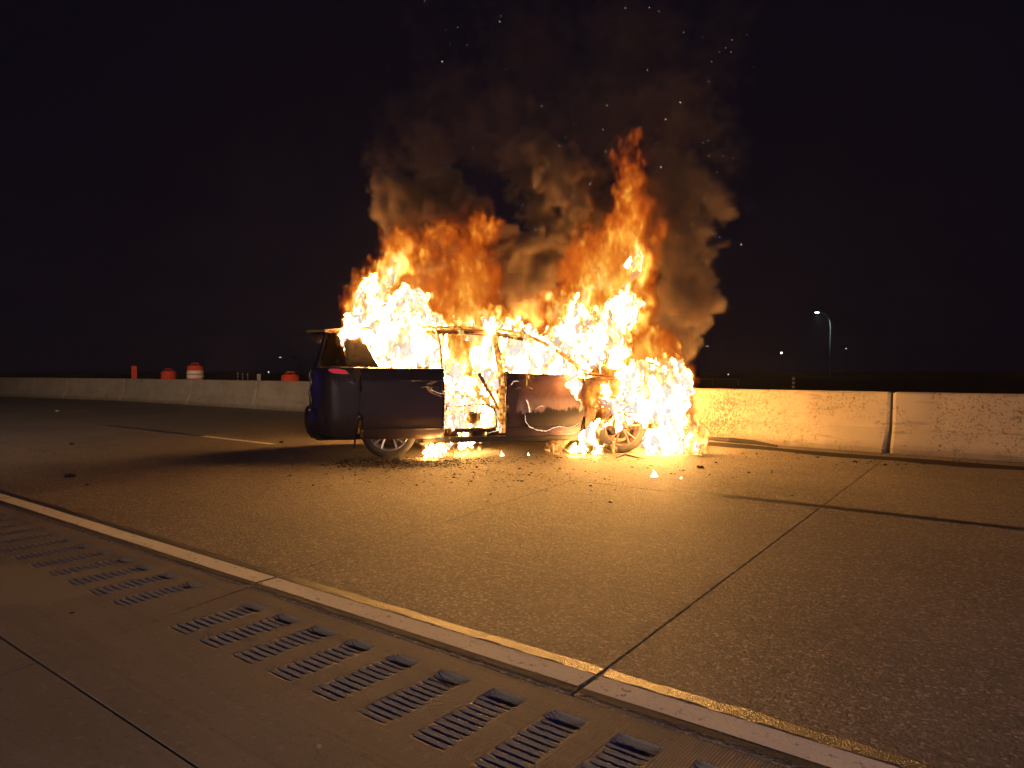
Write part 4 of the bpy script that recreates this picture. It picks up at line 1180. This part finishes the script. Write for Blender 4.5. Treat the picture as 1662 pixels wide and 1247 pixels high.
# gas cannot stand inside closed sheet metal on the near side of the van
def car_local(gx, gy):
    x = gx - CAR0.x; y = gy - CAR0.y
    return x * CU.x + y * CU.y, x * CV.x + y * CV.y
LX, LY = car_local(FG.X, FG.Y)
def so_np(a, z):
    return np.where(z > 1.15, 0.045 + (z - 1.15) * 0.4, np.where(z > 0.85, 0.045 * ((z - 0.85) / 0.3) ** 2, 0)) 
so_ = so_np(LX, FG.Z)
shell = (LY > so_ - 0.16) & (LY < so_ + 0.10) & (LX > 0.0) & (LX < 1.76) & (FG.Z < 1.13) & (FG.Z > 0.2)
T[shell] = 0
T[(LX < 1.74) & (LX > -0.1) & (LY < 0.02) & (FG.Z < 1.16) & (FG.Z > 0.22)] = 0
T[(LX > 2.5) & (LX < 3.5) & (LY < 0.14) & (FG.Z < 1.02) & (FG.Z > 0.17) & ~((LX > 3.30) & (FG.Z > 0.72)) & ~((LX > 2.70) & (LX < 2.86) & (FG.Z > 0.86))] = 0
del LX, LY, so_, shell
np.clip(T, 0, 3, out=T)
# split into separate fires
pxi = CX + FG.X / FG.Y * FPX; pyi = HZ - (FG.Z - CAM_H) / FG.Y * FPX
low_fire = (pyi > 712) & (pxi < 760)
reg_rear = (pxi < 716) & ~low_fire
reg_eng = ((pxi > 968) & (pyi > 562)) | ((pyi > 655) & (pxi > 868))
reg_mid = ~reg_rear & ~reg_eng & ~low_fire
fires = [(reg_rear, 'cabin_fire', 'blinding white and yellow flames pouring from the rear side window of the van'),
         (reg_mid, 'cabin_fire', 'tall orange fire through the door opening and windscreen, tip rising highest into the smoke'),
         (reg_eng, 'engine_fire', 'white-hot flames wrapping the bonnet and front wheel, spreading on the ground'),
         (low_fire, 'ground_fire', 'small flames burning on the ground under the open sliding door')]
CORE = 1.0
for reg, nm, lab in fires:
    D = np.where(reg, T, 0).astype(np.float32)
    core = field_object(nm, FG, D, None, CORE, M_core)
    if core is None: continue
    tag(core, lab, 'fire', 'fires of the burning van')
    if nm == 'cabin_fire': holder = core
fr = np.clip(T, 0, 1.0).astype(np.float32); fr[fr < 0.10] = 0
tag(field_object('flame_fringe', FG, fr, None, None, M_fringe, holder), kind='stuff')
del T1, T2, T, C_, D_, E_, pxi, pyi, wx, wy, wz

# ---- smoke: cauliflower puffs (px, py, r, distance, density)
SG = Grid((-2.9, 8.9, 0.7), (4.4, 13.4, 7.4), 0.062)
n1 = gauss_noise(SG.n, SG.sp, 0.9, (1, 1, 1), 1.6, 21); n2 = gauss_noise(SG.n, SG.sp, 0.35, (1, 1, 1), 1.5, 22); n3 = gauss_noise(SG.n, SG.sp, 0.14, (1, 1, 1), 1.4, 23)
PUFFS = [
    (655, 335, 52, 10.6, 1), (700, 355, 44, 10.7, 1), (765, 350, 44, 10.5, 1), (640, 395, 34, 10.5, .8), (690, 420, 60, 10.8, 1), (760, 440, 80, 10.9, 1), (830, 430, 60, 10.8, 1), (850, 480, 60, 10.9, 1), (800, 500, 70, 10.9, 1),
    (600, 470, 26, 10.2, .8), (590, 505, 18, 10.1, .7), (720, 320, 50, 11.0, .8), (640, 270, 40, 11.0, .35), (690, 240, 60, 11.2, .28),
    (900, 285, 52, 10.6, 1), (930, 320, 34, 10.5, 1), (870, 330, 40, 10.8, .9), (900, 400, 60, 11.0, .9), (860, 260, 50, 10.9, .55), (960, 290, 50, 11.0, .5),
    (1075, 330, 46, 10.8, .9), (1110, 300, 50, 10.9, .5), (1150, 330, 44, 11.0, .5), (1090, 400, 46, 10.7, .9), (1110, 455, 40, 10.6, 1), (1085, 500, 44, 10.5, 1), (1115, 510, 32, 10.4, 1), (1095, 550, 32, 10.3, 1), (1060, 540, 40, 10.5, 1), (1130, 470, 24, 10.5, 1), (1110, 560, 18, 10.2, .9), (1145, 400, 40, 10.9, .6), (1070, 265, 40, 10.9, .5),
    (820, 220, 90, 11.4, .20), (960, 200, 90, 11.4, .20), (1090, 190, 90, 11.4, .16), (740, 160, 80, 11.6, .12), (880, 110, 110, 11.6, .10), (1020, 90, 120, 11.6, .10), (1140, 110, 80, 11.6, .10), (700, 70, 70, 11.8, .06), (1180, 20, 60, 11.8, .08), (850, 10, 110, 11.8, .07), (1010, 0, 120, 11.8, .07), (1160, 230, 50, 11.4, .16), (990, 370, 60, 11.2, .8), (660, 190, 50, 11.6, .12),
    (1080, 580, 34, 10.3, .9), (1115, 590, 12, 10.1, .7), (1040, 570, 30, 10.6, .9)]
S = np.zeros(SG.n, np.float32)
wxs, wys, wzs = 0.10 * n1 + .03 * n3, 0.08 * n2, -0.10 * n1 + 0.05 * n2
for (px, py, r, Y, dn) in PUFFS:
    c = P(px, py, Y); rr_ = r * Y / FPX; m = rr_ * 1.5 + 0.4
    sl_ = []
    for v, ax in ((c.x, 0), (c.y, 1), (c.z, 2)):
        a = int(np.clip((v - m - SG.lo[ax]) / SG.sp, 0, SG.n[ax])); b = int(np.clip((v + m - SG.lo[ax]) / SG.sp, 0, SG.n[ax])); sl_.append(slice(a, b))
    sl_ = tuple(sl_)
    if any(s.stop <= s.start for s in sl_): continue
    d = np.sqrt((SG.X[sl_] + wxs[sl_] - c.x) ** 2 + (SG.Y[sl_] + wys[sl_] - c.y) ** 2 + (SG.Z[sl_] + wzs[sl_] - c.z) ** 2)
    f = (rr_ * (1 + 0.10 * n2[sl_]) - d + 0.022 * n3[sl_])
    soft = 0.07 + 0.35 * (1 - dn) ** 2
    S[sl_] = np.maximum(S[sl_], np.clip(f / soft, 0, 1) * dn * (0.85 + 0.15 * n2[sl_]))
S = np.clip(S, 0, 1.2)
for ax in range(3):
    idx = [slice(None)] * 3
    for e in (0, -1):
        idx[ax] = e; S[tuple(idx)] = 0; idx[ax] = slice(None)
smoke = field_object('smoke', SG, S, None, None, M_smoke)
tag(smoke, 'thick brown smoke billowing up from the burning van', 'smoke', kind='stuff')
del S, n1, n2, n3, wxs, wys, wzs
# ------------------------------------------------------------------ burning edges and bits on the van
def CA(px, py):
    """local side-view coordinates of the van under a photograph pixel"""
    q = (px - CX) / FPX; c = (9 * q + 1.565) / (0.98 - 0.19 * q)
    return c + 1.02, CAM_H - (py - HZ) / FPX * (9 + 0.19 * c)
def glow_mat(name, colour, k):
    t = NT(name); f = t.noise(t.pos(), 40.0, 3, 0.6)
    e = t.n('Emission', None, Strength=t.math('MULTIPLY', t.ramp(f, [(0.35, 0.25), (0.6, 1)]), k)); e.inputs[0].default_value = (*colour, 1)
    return t.surf(e.outputs[0])
M_glow = glow_mat('burning edge', (1.0, 0.62, 0.36), 0.9)
def burning_edge(pxs, rad, parent, off=0.02):
    bm = bmesh.new(); pts = [CA(*p) for p in pxs]; P3 = []
    for (a0, z0), (a1, z1) in zip(pts, pts[1:]):
        n = max(2, int(math.hypot(a1 - a0, z1 - z0) / 0.012))
        for i in range(n):
            u = i / n; a, z = a0 + (a1 - a0) * u + random.gauss(0, .0018), z0 + (z1 - z0) * u + random.gauss(0, .003)
            P3.append(Vector((a, side_off(a, z) - off, z)))
    n = len(P3); rr = [max(0.0012, rad * (0.35 + 0.9 * random.random()) * math.sin(PI * (i + .5) / n) ** 0.4) for i in range(n)]
    add_tube(bm, P3, rr, 5)
    return from_bm('burning_edge', bm, M_glow, parent)
burning_edge([(851, 673), (852, 684), (858, 692), (870, 698), (886, 700), (896, 695), (908, 692), (920, 694), (932, 691), (942, 685)], 0.008, front)
burning_edge([(868, 664), (877, 658), (882, 662)], 0.004, front)
burning_edge([(853, 648), (857, 660), (859, 672)], 0.012, front)
burning_edge([(829, 625), (832, 619), (842, 619)], 0.006, front)
burning_edge([(905, 700), (922, 704), (935, 708)], 0.003, front)
burning_edge([(700, 628), (697, 632), (706, 636), (716, 640)], 0.004, sliding, 0.125)
burning_edge([(722, 600), (721, 640), (720, 680), (719, 706)], 0.012, sliding, 0.10)
burning_edge([(812, 690), (811, 704)], 0.02, van, 0.03)
burning_edge([(722, 659), (760, 660), (785, 655), (800, 664), (809, 685), (808, 700), (790, 705)], 0.008, van, -0.05)

# tiny flames standing alone on the road
def tongue(p, w, h, seed, lab):
    r = random.Random(seed); bm = bmesh.new(); rings = []; n = 9
    for i in range(n + 1):
        u = i / n; rad = w * (1 - u) ** 0.9 * (0.55 + 0.45 * math.cos(u * 2.4)) if i else w
        cx_, cy_ = w * 0.5 * math.sin(u * 3 + seed) * u, 0.0
        rings.append([bm.verts.new((cx_ + max(rad, .0015) * math.cos(2 * PI * k / 10) * r.uniform(.8, 1.15), cy_ + max(rad, .0015) * .7 * math.sin(2 * PI * k / 10), 0.004 + u * h)) for k in range(10)])
    for a, b in zip(rings, rings[1:]):
        for k in range(10): bm.faces.new((a[k], a[(k + 1) % 10], b[(k + 1) % 10], b[k]))
    bm.faces.new(rings[0][::-1]); bm.faces.new(rings[-1])
    o = from_bm('small_flame', bm, M_tongue, None, True); o.location = p
    return tag(o, lab, 'fire')
M_tongue = glow_mat('small bright flame', (1.0, 0.74, 0.42), 6.0)
tongue(G(1062, 775), 0.042, 0.085, 1, 'small lone flame burning on the open road right of the front wheel')
tongue(G(815, 741), 0.028, 0.07, 2, 'tiny flame on the road under the front door')
tongue(G(858, 740), 0.018, 0.04, 3, 'very small flame under the sill of the front door')
tongue(G(1106, 778), 0.012, 0.02, 5, 'tiny burning speck on the road right of the lone flame')

# ------------------------------------------------------------------ debris
M_charbit = plain('charred fragment', (0.018, 0.013, 0.010), 0.85, 0, 0.4, 60)
M_ash = plain('pale ash flake', (0.42, 0.36, 0.30), 0.9, 0, 0.3, 60)
def shard(bm, c, s, r):
    n = r.randint(3, 5); h = s * r.uniform(.15, .5); a0 = r.uniform(0, 6.3)
    lo = [bm.verts.new(c + Vector((math.cos(a0 + 2 * PI * k / n) * s * r.uniform(.5, 1), math.sin(a0 + 2 * PI * k / n) * s * r.uniform(.4, 1), 0.001))) for k in range(n)]
    tp = bm.verts.new(c + Vector((r.uniform(-.3, .3) * s, r.uniform(-.3, .3) * s, h + .001)))
    for k in range(n): bm.faces.new((lo[k], lo[(k + 1) % n], tp))
def scatter(name, lab, mat, spots, sizes, seed):
    r = random.Random(seed); bm = bmesh.new()
    for (px, py, sx, sy, n) in spots:
        for _ in range(n):
            y = r.gauss(py, sy); x = r.gauss(px, sx)
            if y < 640: continue
            shard(bm, G(x, y), r.uniform(*sizes) * (1 if r.random() < .93 else 2.2), r)
    return tag(from_bm(name, bm, mat), lab, kind='stuff')
scatter('charred_debris', 'charred crumbs strewn on the road along the near side of the van', M_charbit,
        [(660, 751, 60, 4.5, 2600), (610, 754, 45, 4, 900), (750, 748, 45, 4, 350), (860, 742, 70, 3, 260), (980, 744, 60, 3.5, 280), (760, 765, 130, 12, 450), (900, 775, 200, 22, 260), (560, 770, 90, 15, 160), (350, 740, 200, 30, 40), (1150, 760, 90, 12, 120)], (0.006, 0.017), 3)
scatter('gravel', 'scattered grit and small stones at the foot of the far barrier', M_charbit,
        [(1300, 738, 90, 4, 160), (1480, 752, 90, 4, 160), (450, 672, 50, 2, 60), (330, 664, 60, 2, 60), (150, 655, 80, 2, 50)], (0.006, 0.022), 4)
def bit(px, py, s, mat, lab, seed, nm='debris_piece'):
    r = random.Random(seed); bm = bmesh.new()
    q = bmesh.ops.create_icosphere(bm, subdivisions=2, radius=1.0)
    for v in bm.verts:
        v.co = Vector((v.co.x * s * r.uniform(.7, 1.2), v.co.y * s * .7 * r.uniform(.6, 1.2), max(0.001, (v.co.z + .6) * s * .35 * r.uniform(.6, 1.3))))
    o = from_bm(nm, bm, mat); o.location = G(px, py); o.rotation_euler.z = r.uniform(0, 3)
    return tag(o, lab, 'debris')
bit(1137, 760, 0.05, M_charbit, 'black curled fragment on the road right of the lone flame', 1)
bit(1090, 770, 0.016, M_charbit, 'small dark crumb between the lone flame and the curled fragment', 12)
bit(676, 789, 0.022, M_charbit, 'small dark chip on the road below the rear wheel', 2)
bit(112, 775, 0.06, M_charbit, 'flat dark scrap on the left road slab nearest the black edge band', 3)
bit(115, 722, 0.05, M_charbit, 'small dark scrap on the road near the left lane joint', 4)
bit(140, 788, 0.018, M_charbit, 'dark crumb just right of the flat scrap at the left', 9)
bit(92, 668, 0.07, M_ash, 'pale scrap of litter on the road before the left barrier', 5)
bit(299, 656, 0.10, M_ash, 'white crumpled litter at the foot of a barrier joint', 6)
bit(348, 657, 0.10, M_ash, 'pale crumpled litter at the barrier foot right of the striped drum', 7)
bit(360, 661, 0.06, M_ash, 'small white litter ball beside the crumpled litter', 13)
bit(1242, 722, 0.05, M_ash, 'pale scrap lying in the dirt by the right-hand barrier', 8)
bit(456, 719, 0.045, M_charbit, 'dark fragment on the road just left of the van shadow', 10)
bit(515, 1219, 0.012, M_ash, 'pale pebble on the near shoulder slab', 11)
bit(112, 998, 0.010, M_charbit, 'dark pebble on the shoulder right of the dusty patch', 14)
# bent strip of melted trim by the front wheel
bm = bmesh.new(); add_tube(bm, [G(1000, 745) + Vector((0, 0, .01)), G(1015, 742) + Vector((0, 0, .03)), G(1030, 743) + Vector((0, 0, .008)), G(1046, 746) + Vector((0, 0, .01))], [.006, .012, .01, .004], 6)
tag(from_bm('melted_trim', bm, M_charbit), 'blackened strip of melted trim lying under the front wheel', 'debris')
bm = bmesh.new(); add_tube(bm, [G(1148, 713) + Vector((0, -.15, .02)), G(1185, 718) + Vector((0, -.05, .03)), G(1225, 721) + Vector((0, -.02, .02)), G(1262, 726) + Vector((0, 0, .015))], [.03, .05, .04, .015], 6)
tag(from_bm('melted_trim', bm, M_charbit), 'charred plastic strip lying against the foot of the right-hand barrier', 'debris')

# ------------------------------------------------------------------ beyond the barrier
bm = bmesh.new(); rows = []
for i in range(0, 40):
    L = acc[1] * 0.6 + i * 1.0
    if L > acc[-1]: break
    p = at_len(L); q = at_len(L + .2); d = (q - p).normalized(); nrm = Vector((-d.y, d.x, 0))
    if nrm.dot(p) < 0: nrm = -nrm
    zz = 0.22 * max(0.1, min(1, (28 - L) / 12.0))
    rows.append([bm.verts.new(p + nrm * w + Vector((0, 0, z))) for w, z in ((0.62, -0.02), (1.2, zz), (5, zz), (8, -.04))])
for a, b in zip(rows, rows[1:]):
    for k in range(3): bm.faces.new((a[k], b[k], b[k + 1], a[k + 1]))
bmesh.ops.recalc_face_normals(bm, faces=bm.faces[:])
tag(from_bm('verge', bm, M_field), kind='structure')
def plastic(name, colour):
    t = NT(name); b = t.n('BsdfPrincipled'); b.inputs['Base Color'].default_value = (*colour, 1); b.inputs['Roughness'].default_value = 0.35
    return t.surf(b.outputs[0])
M_orange = plain('orange drum plastic', (0.80, 0.085, 0.03), 0.4, 0, 0.12, 8)
M_band = plain('white reflective band', (0.85, 0.80, 0.72), 0.35, 0, 0.08, 20)
def drum(px, ytop, d, lab, squash=1.0):
    top = P(px, ytop, d); r = 0.29; h = 0.93 * squash; base = top.z - h - 0.07
    o = empty('traffic_drum', (top.x, d, base))
    tag(o, lab, 'traffic drum', 'orange traffic drums behind the barrier')
    bm = bmesh.new()
    add_lathe(bm, [(r, 0), (r, h * .22), (r * .97, h * .23), (r * .97, h * .44), (r * .94, h * .45), (r * .94, h * .66), (r * .91, h * .67), (r * .91, h * .93), (r * .72, h * .985), (r * .3, h), (0, h)], 28)
    from_bm('drum_body', bm, M_orange, o, True)
    for z0, z1, k in ((.25, .42, .974), (.50, .64, .944)) if squash > .99 else ((.25, .42, .974),):
        bm = bmesh.new(); add_lathe(bm, [(r * k, h * z0), (r * k + .004, h * z0), (r * k + .004, h * z1), (r * k, h * z1)], 28, closed=True); from_bm('reflective_band', bm, M_band, o, True)
    bm = bmesh.new(); add_tube(bm, [(-.13, 0, h - .02), (-.11, 0, h + .05), (0, 0, h + .07), (.11, 0, h + .05), (.13, 0, h - .02)], .014, 6); from_bm('handle', bm, M_orange, o, True)
    return o
dr = drum(317, 589.5, 24.6, 'orange traffic drum with a broad white band, tallest above the barrier')
# its upper white band is the one that shows just over the wall
bm = bmesh.new(); add_lathe(bm, [(.268, .60), (.272, .60), (.272, .74), (.268, .74)], 28, closed=True); from_bm('reflective_band', bm, M_band, dr, True)
drum(274, 598.5, 26.0, 'orange drum top peeking over the barrier left of the banded drum')
drum(471, 603.5, 21.4, 'orange drum top over the barrier nearest the van tail')
# narrow vertical orange marker panel
pm = P(218, 594, 27.5); o = empty('traffic_marker', (pm.x, pm.y, 0.2))
tag(o, 'narrow upright orange marker panel above the left barrier', 'marker')
bm = bmesh.new(); add_box(bm, (-.10, -.02, .35), (.10, .02, pm.z - .2), None, .01); from_bm('panel', bm, M_orange, o)
bm = bmesh.new(); add_tube(bm, [(0, .03, 0), (0, .03, .6)], .025, 8); from_bm('post', bm, M_trim, o)
bm = bmesh.new(); add_box(bm, (-.2, -.2, 0), (.2, .2, .06), None, .02); from_bm('foot', bm, M_rubber, o)

M_pole = plain('galvanised pole', (0.35, 0.36, 0.34), 0.5, 0.4, 0.15, 3)
def led(name, k, colour=(0.75, 1.0, 0.95)):
    t = NT(name); e = t.n('Emission'); e.inputs[0].default_value = (*colour, 1); e.inputs[1].default_value = k
    return t.surf(e.outputs[0])
M_led = led('led lamp glass', 8); M_led2 = led('dim far lamp', 0.9, (0.85, 0.95, 0.9)); M_led3 = led('warm far lamp', 5.0, (1.0, 0.78, 0.55))
def street_lamp(px, py, d, dirx, arm, lab, mat, pole_r=0.11, power=0, head=1.0):
    hd = P(px, py, d); base = Vector((hd.x - dirx * arm, d, -0.05)); H = hd.z + .05
    o = empty('street_lamp', base); tag(o, lab, 'street lamp')
    bm = bmesh.new(); add_tube(bm, [(0, 0, 0), (0, 0, H * .5), (-dirx * 0.03, 0, H * .78)] + [(dirx * arm * (1 - math.cos(PI / 2 * k / 6)) * 0.55, 0, H * .78 + (H * .20) * math.sin(PI / 2 * k / 6)) for k in range(1, 7)] , [pole_r] * 2 + [pole_r * .8] * 7, 8)
    from_bm('pole', bm, M_pole, o, True)
    bm = bmesh.new(); add_tube(bm, [(dirx * arm * .5, 0, H * .978), (dirx * arm * .9, 0, H * .998)], pole_r * .4, 6); from_bm('arm', bm, M_pole, o)
    bm = bmesh.new(); add_box(bm, (-.38 * head, -.16, -.02), (.38 * head, .16, .09), Matrix.Translation((dirx * arm, 0, H)), .03); h = from_bm('lamp_head', bm, M_pole, o)
    bm = bmesh.new(); add_box(bm, (-.30 * head, -.22, -.14 * head), (.30 * head, .12, -.025), Matrix.Translation((dirx * arm, 0, H)), .02); from_bm('lamp_glass', bm, mat, h)
    if power:
        l = lamp('street_lamp_light', 'SPOT', base + Vector((dirx * arm, -.3, H - .3)), power, (0.7, 1, 0.93), 0.1, aim=base + Vector((-dirx * .1, 0, 0)), spot=110)
    return o
street_lamp(1325, 507, 129.0, -1, 2.5, 'tall lit street lamp on a curved pole right of the fire', M_led, 0.17, 500)
street_lamp(1148, 562, 250.0, 1, 3.0, 'faint far street lamp just right of the smoke above the barrier', M_led2, 0.16, 0, 1.0)
street_lamp(455, 580, 300.0, -1, 8.0, 'small far street lamp with a long curved arm left of the van', M_led2, 0.22, 0, 1.3)
def far_light(px, py, d, s, mat, lab):
    c = P(px, py, d); o = empty('distant_light', (c.x, c.y, -0.05)); tag(o, lab, 'light')
    bm = bmesh.new(); bmesh.ops.create_icosphere(bm, subdivisions=2, radius=s, matrix=Matrix.Translation((0, 0, c.z + .05))); from_bm('lamp_globe', bm, mat, o, True)
    bm = bmesh.new(); add_tube(bm, [(0, 0.3, 0), (0, 0.3, c.z)], 0.08, 6); from_bm('pole', bm, M_field, o)
far_light(1268, 573, 300, .36, M_led3, 'small warm light between the smoke and the tall street lamp')
far_light(1373, 566, 300, .20, M_led2, 'faint pinprick light right of the tall street lamp')
far_light(1182, 608, 200, .15, M_led2, 'faint pinprick light close over the barrier right of the fire')
far_light(436, 604, 200, .16, M_led2, 'tiny pale light low over the barrier left of the van')
# reflective posts
def marker_post(px, y0, d, w, lab, mat):
    c = P(px, y0, d); o = empty('marker_post', (c.x, c.y, 0)); tag(o, lab, 'marker post')
    bm = bmesh.new(); add_lathe(bm, [(w, 0), (w, c.z - .05), (w * .7, c.z), (0, c.z)], 12); from_bm('post', bm, mat, o, True)
    for k in range(3):
        bm = bmesh.new(); z = c.z - .12 - .13 * k; add_lathe(bm, [(w, z - .03), (w + .004, z - .03), (w + .004, z + .03), (w, z + .03)], 12, closed=True); from_bm('reflective_band', bm, M_trim, o)
M_grey = plain('grey post plastic', (0.42, 0.38, 0.34), 0.6)
marker_post(1288, 612, 22.0, .045, 'grey ringed marker post behind the barrier left of the tall street lamp', M_grey)
for i, (x, y) in enumerate(((386, 604.5), (394, 606), (402, 606.5))):
    marker_post(x, y, 30.0 + i, .028, ['tallest and leftmost of three thin pale posts over the left barrier', 'middle of three thin pale posts over the left barrier', 'rightmost of three thin pale posts over the left barrier'][i], M_grey)
bm = bmesh.new(); c = P(421, 608.5, 26.0); add_box(bm, (-.07, -.05, 0), (.07, .05, c.z + .03), Matrix.Translation((c.x, c.y, 0)), .01); tag(from_bm('electric_cabinet', bm, M_grey), 'tiny pale box just over the barrier beside the thin posts', 'cabinet')
# far guard rail right of the fire
o = empty('guard_rail', P(1150, 615, 55) * Vector((1, 1, 0)) if False else Vector((P(1150, 615, 55).x, 55, 0))); tag(o, 'faint far guard rail low over the barrier right of the flames', 'guard rail')
zr = P(1150, 615, 55).z
bm = bmesh.new(); add_box(bm, (-2.0, -.04, zr - .10), (2.6, .04, zr + .06), None, .02); from_bm('rail', bm, M_pole, o)
for k in range(3):
    bm = bmesh.new(); add_box(bm, (-1.7 + 2 * k, .05, 0), (-1.6 + 2 * k, .12, zr), None); from_bm('post', bm, M_pole, o)

# ------------------------------------------------------------------ glowing embers in the smoke
M_ember = led('glowing ember', 0.7, (1.0, 0.80, 0.52)); M_ember2 = led('far glowing ember', 0.55, (1.0, 0.90, 0.78))
r = random.Random(5)
for nm, mat, lst in (('embers', M_ember, [(850, 130, 90, 70, 16), (760, 250, 90, 60, 10), (930, 330, 40, 50, 10), (1130, 380, 30, 60, 16), (980, 210, 80, 40, 9)]),
                     ('embers', M_ember2, [(1090, 90, 60, 60, 11), (1140, 300, 35, 90, 20), (1000, 40, 120, 40, 8), (1220, 200, 50, 90, 4), (800, 60, 80, 40, 5)])):
    bm = bmesh.new()
    for px, py, sx, sy, n in lst:
        for _ in range(n):
            x, y = r.gauss(px, sx), r.gauss(py, sy)
            if y > 440: continue
            c = P(x, y, r.uniform(8.4, 9.2)); s = r.uniform(.0018, .004)
            d = Vector((r.gauss(0, .6), 0, 1)).normalized(); l = s * r.choice((1, 1, 1.6, 2.5, 3.5))
            q = bmesh.ops.create_icosphere(bm, subdivisions=1, radius=1.0)
            rot = d.to_track_quat('Z', 'Y').to_matrix().to_4x4()
            bmesh.ops.transform(bm, matrix=Matrix.Translation(c) @ rot @ Matrix.Diagonal((s, s, l, 1)), verts=q['verts'])
    tag(from_bm(nm, bm, mat), 'bright embers drifting in the smoke' + (' at the left and middle' if mat is M_ember else ' towards the upper right'), kind='stuff')

# ------------------------------------------------------------------ thin air lit by the fire
HAZE = 0.0009
if HAZE:
    t = NT('thin night haze')
    pv = t.n('VolumePrincipled', None, Density=HAZE); pv.inputs['Color'].default_value = (0.85, 0.82, 0.8, 1); pv.inputs['Anisotropy'].default_value = 0.0
    M_haze = t.vol(pv.outputs[0])
    bm = bmesh.new(); add_box(bm, (-320, -40, -1.05), (320, 345, 16.5))
    tag(from_bm('haze', bm, M_haze), kind='stuff')
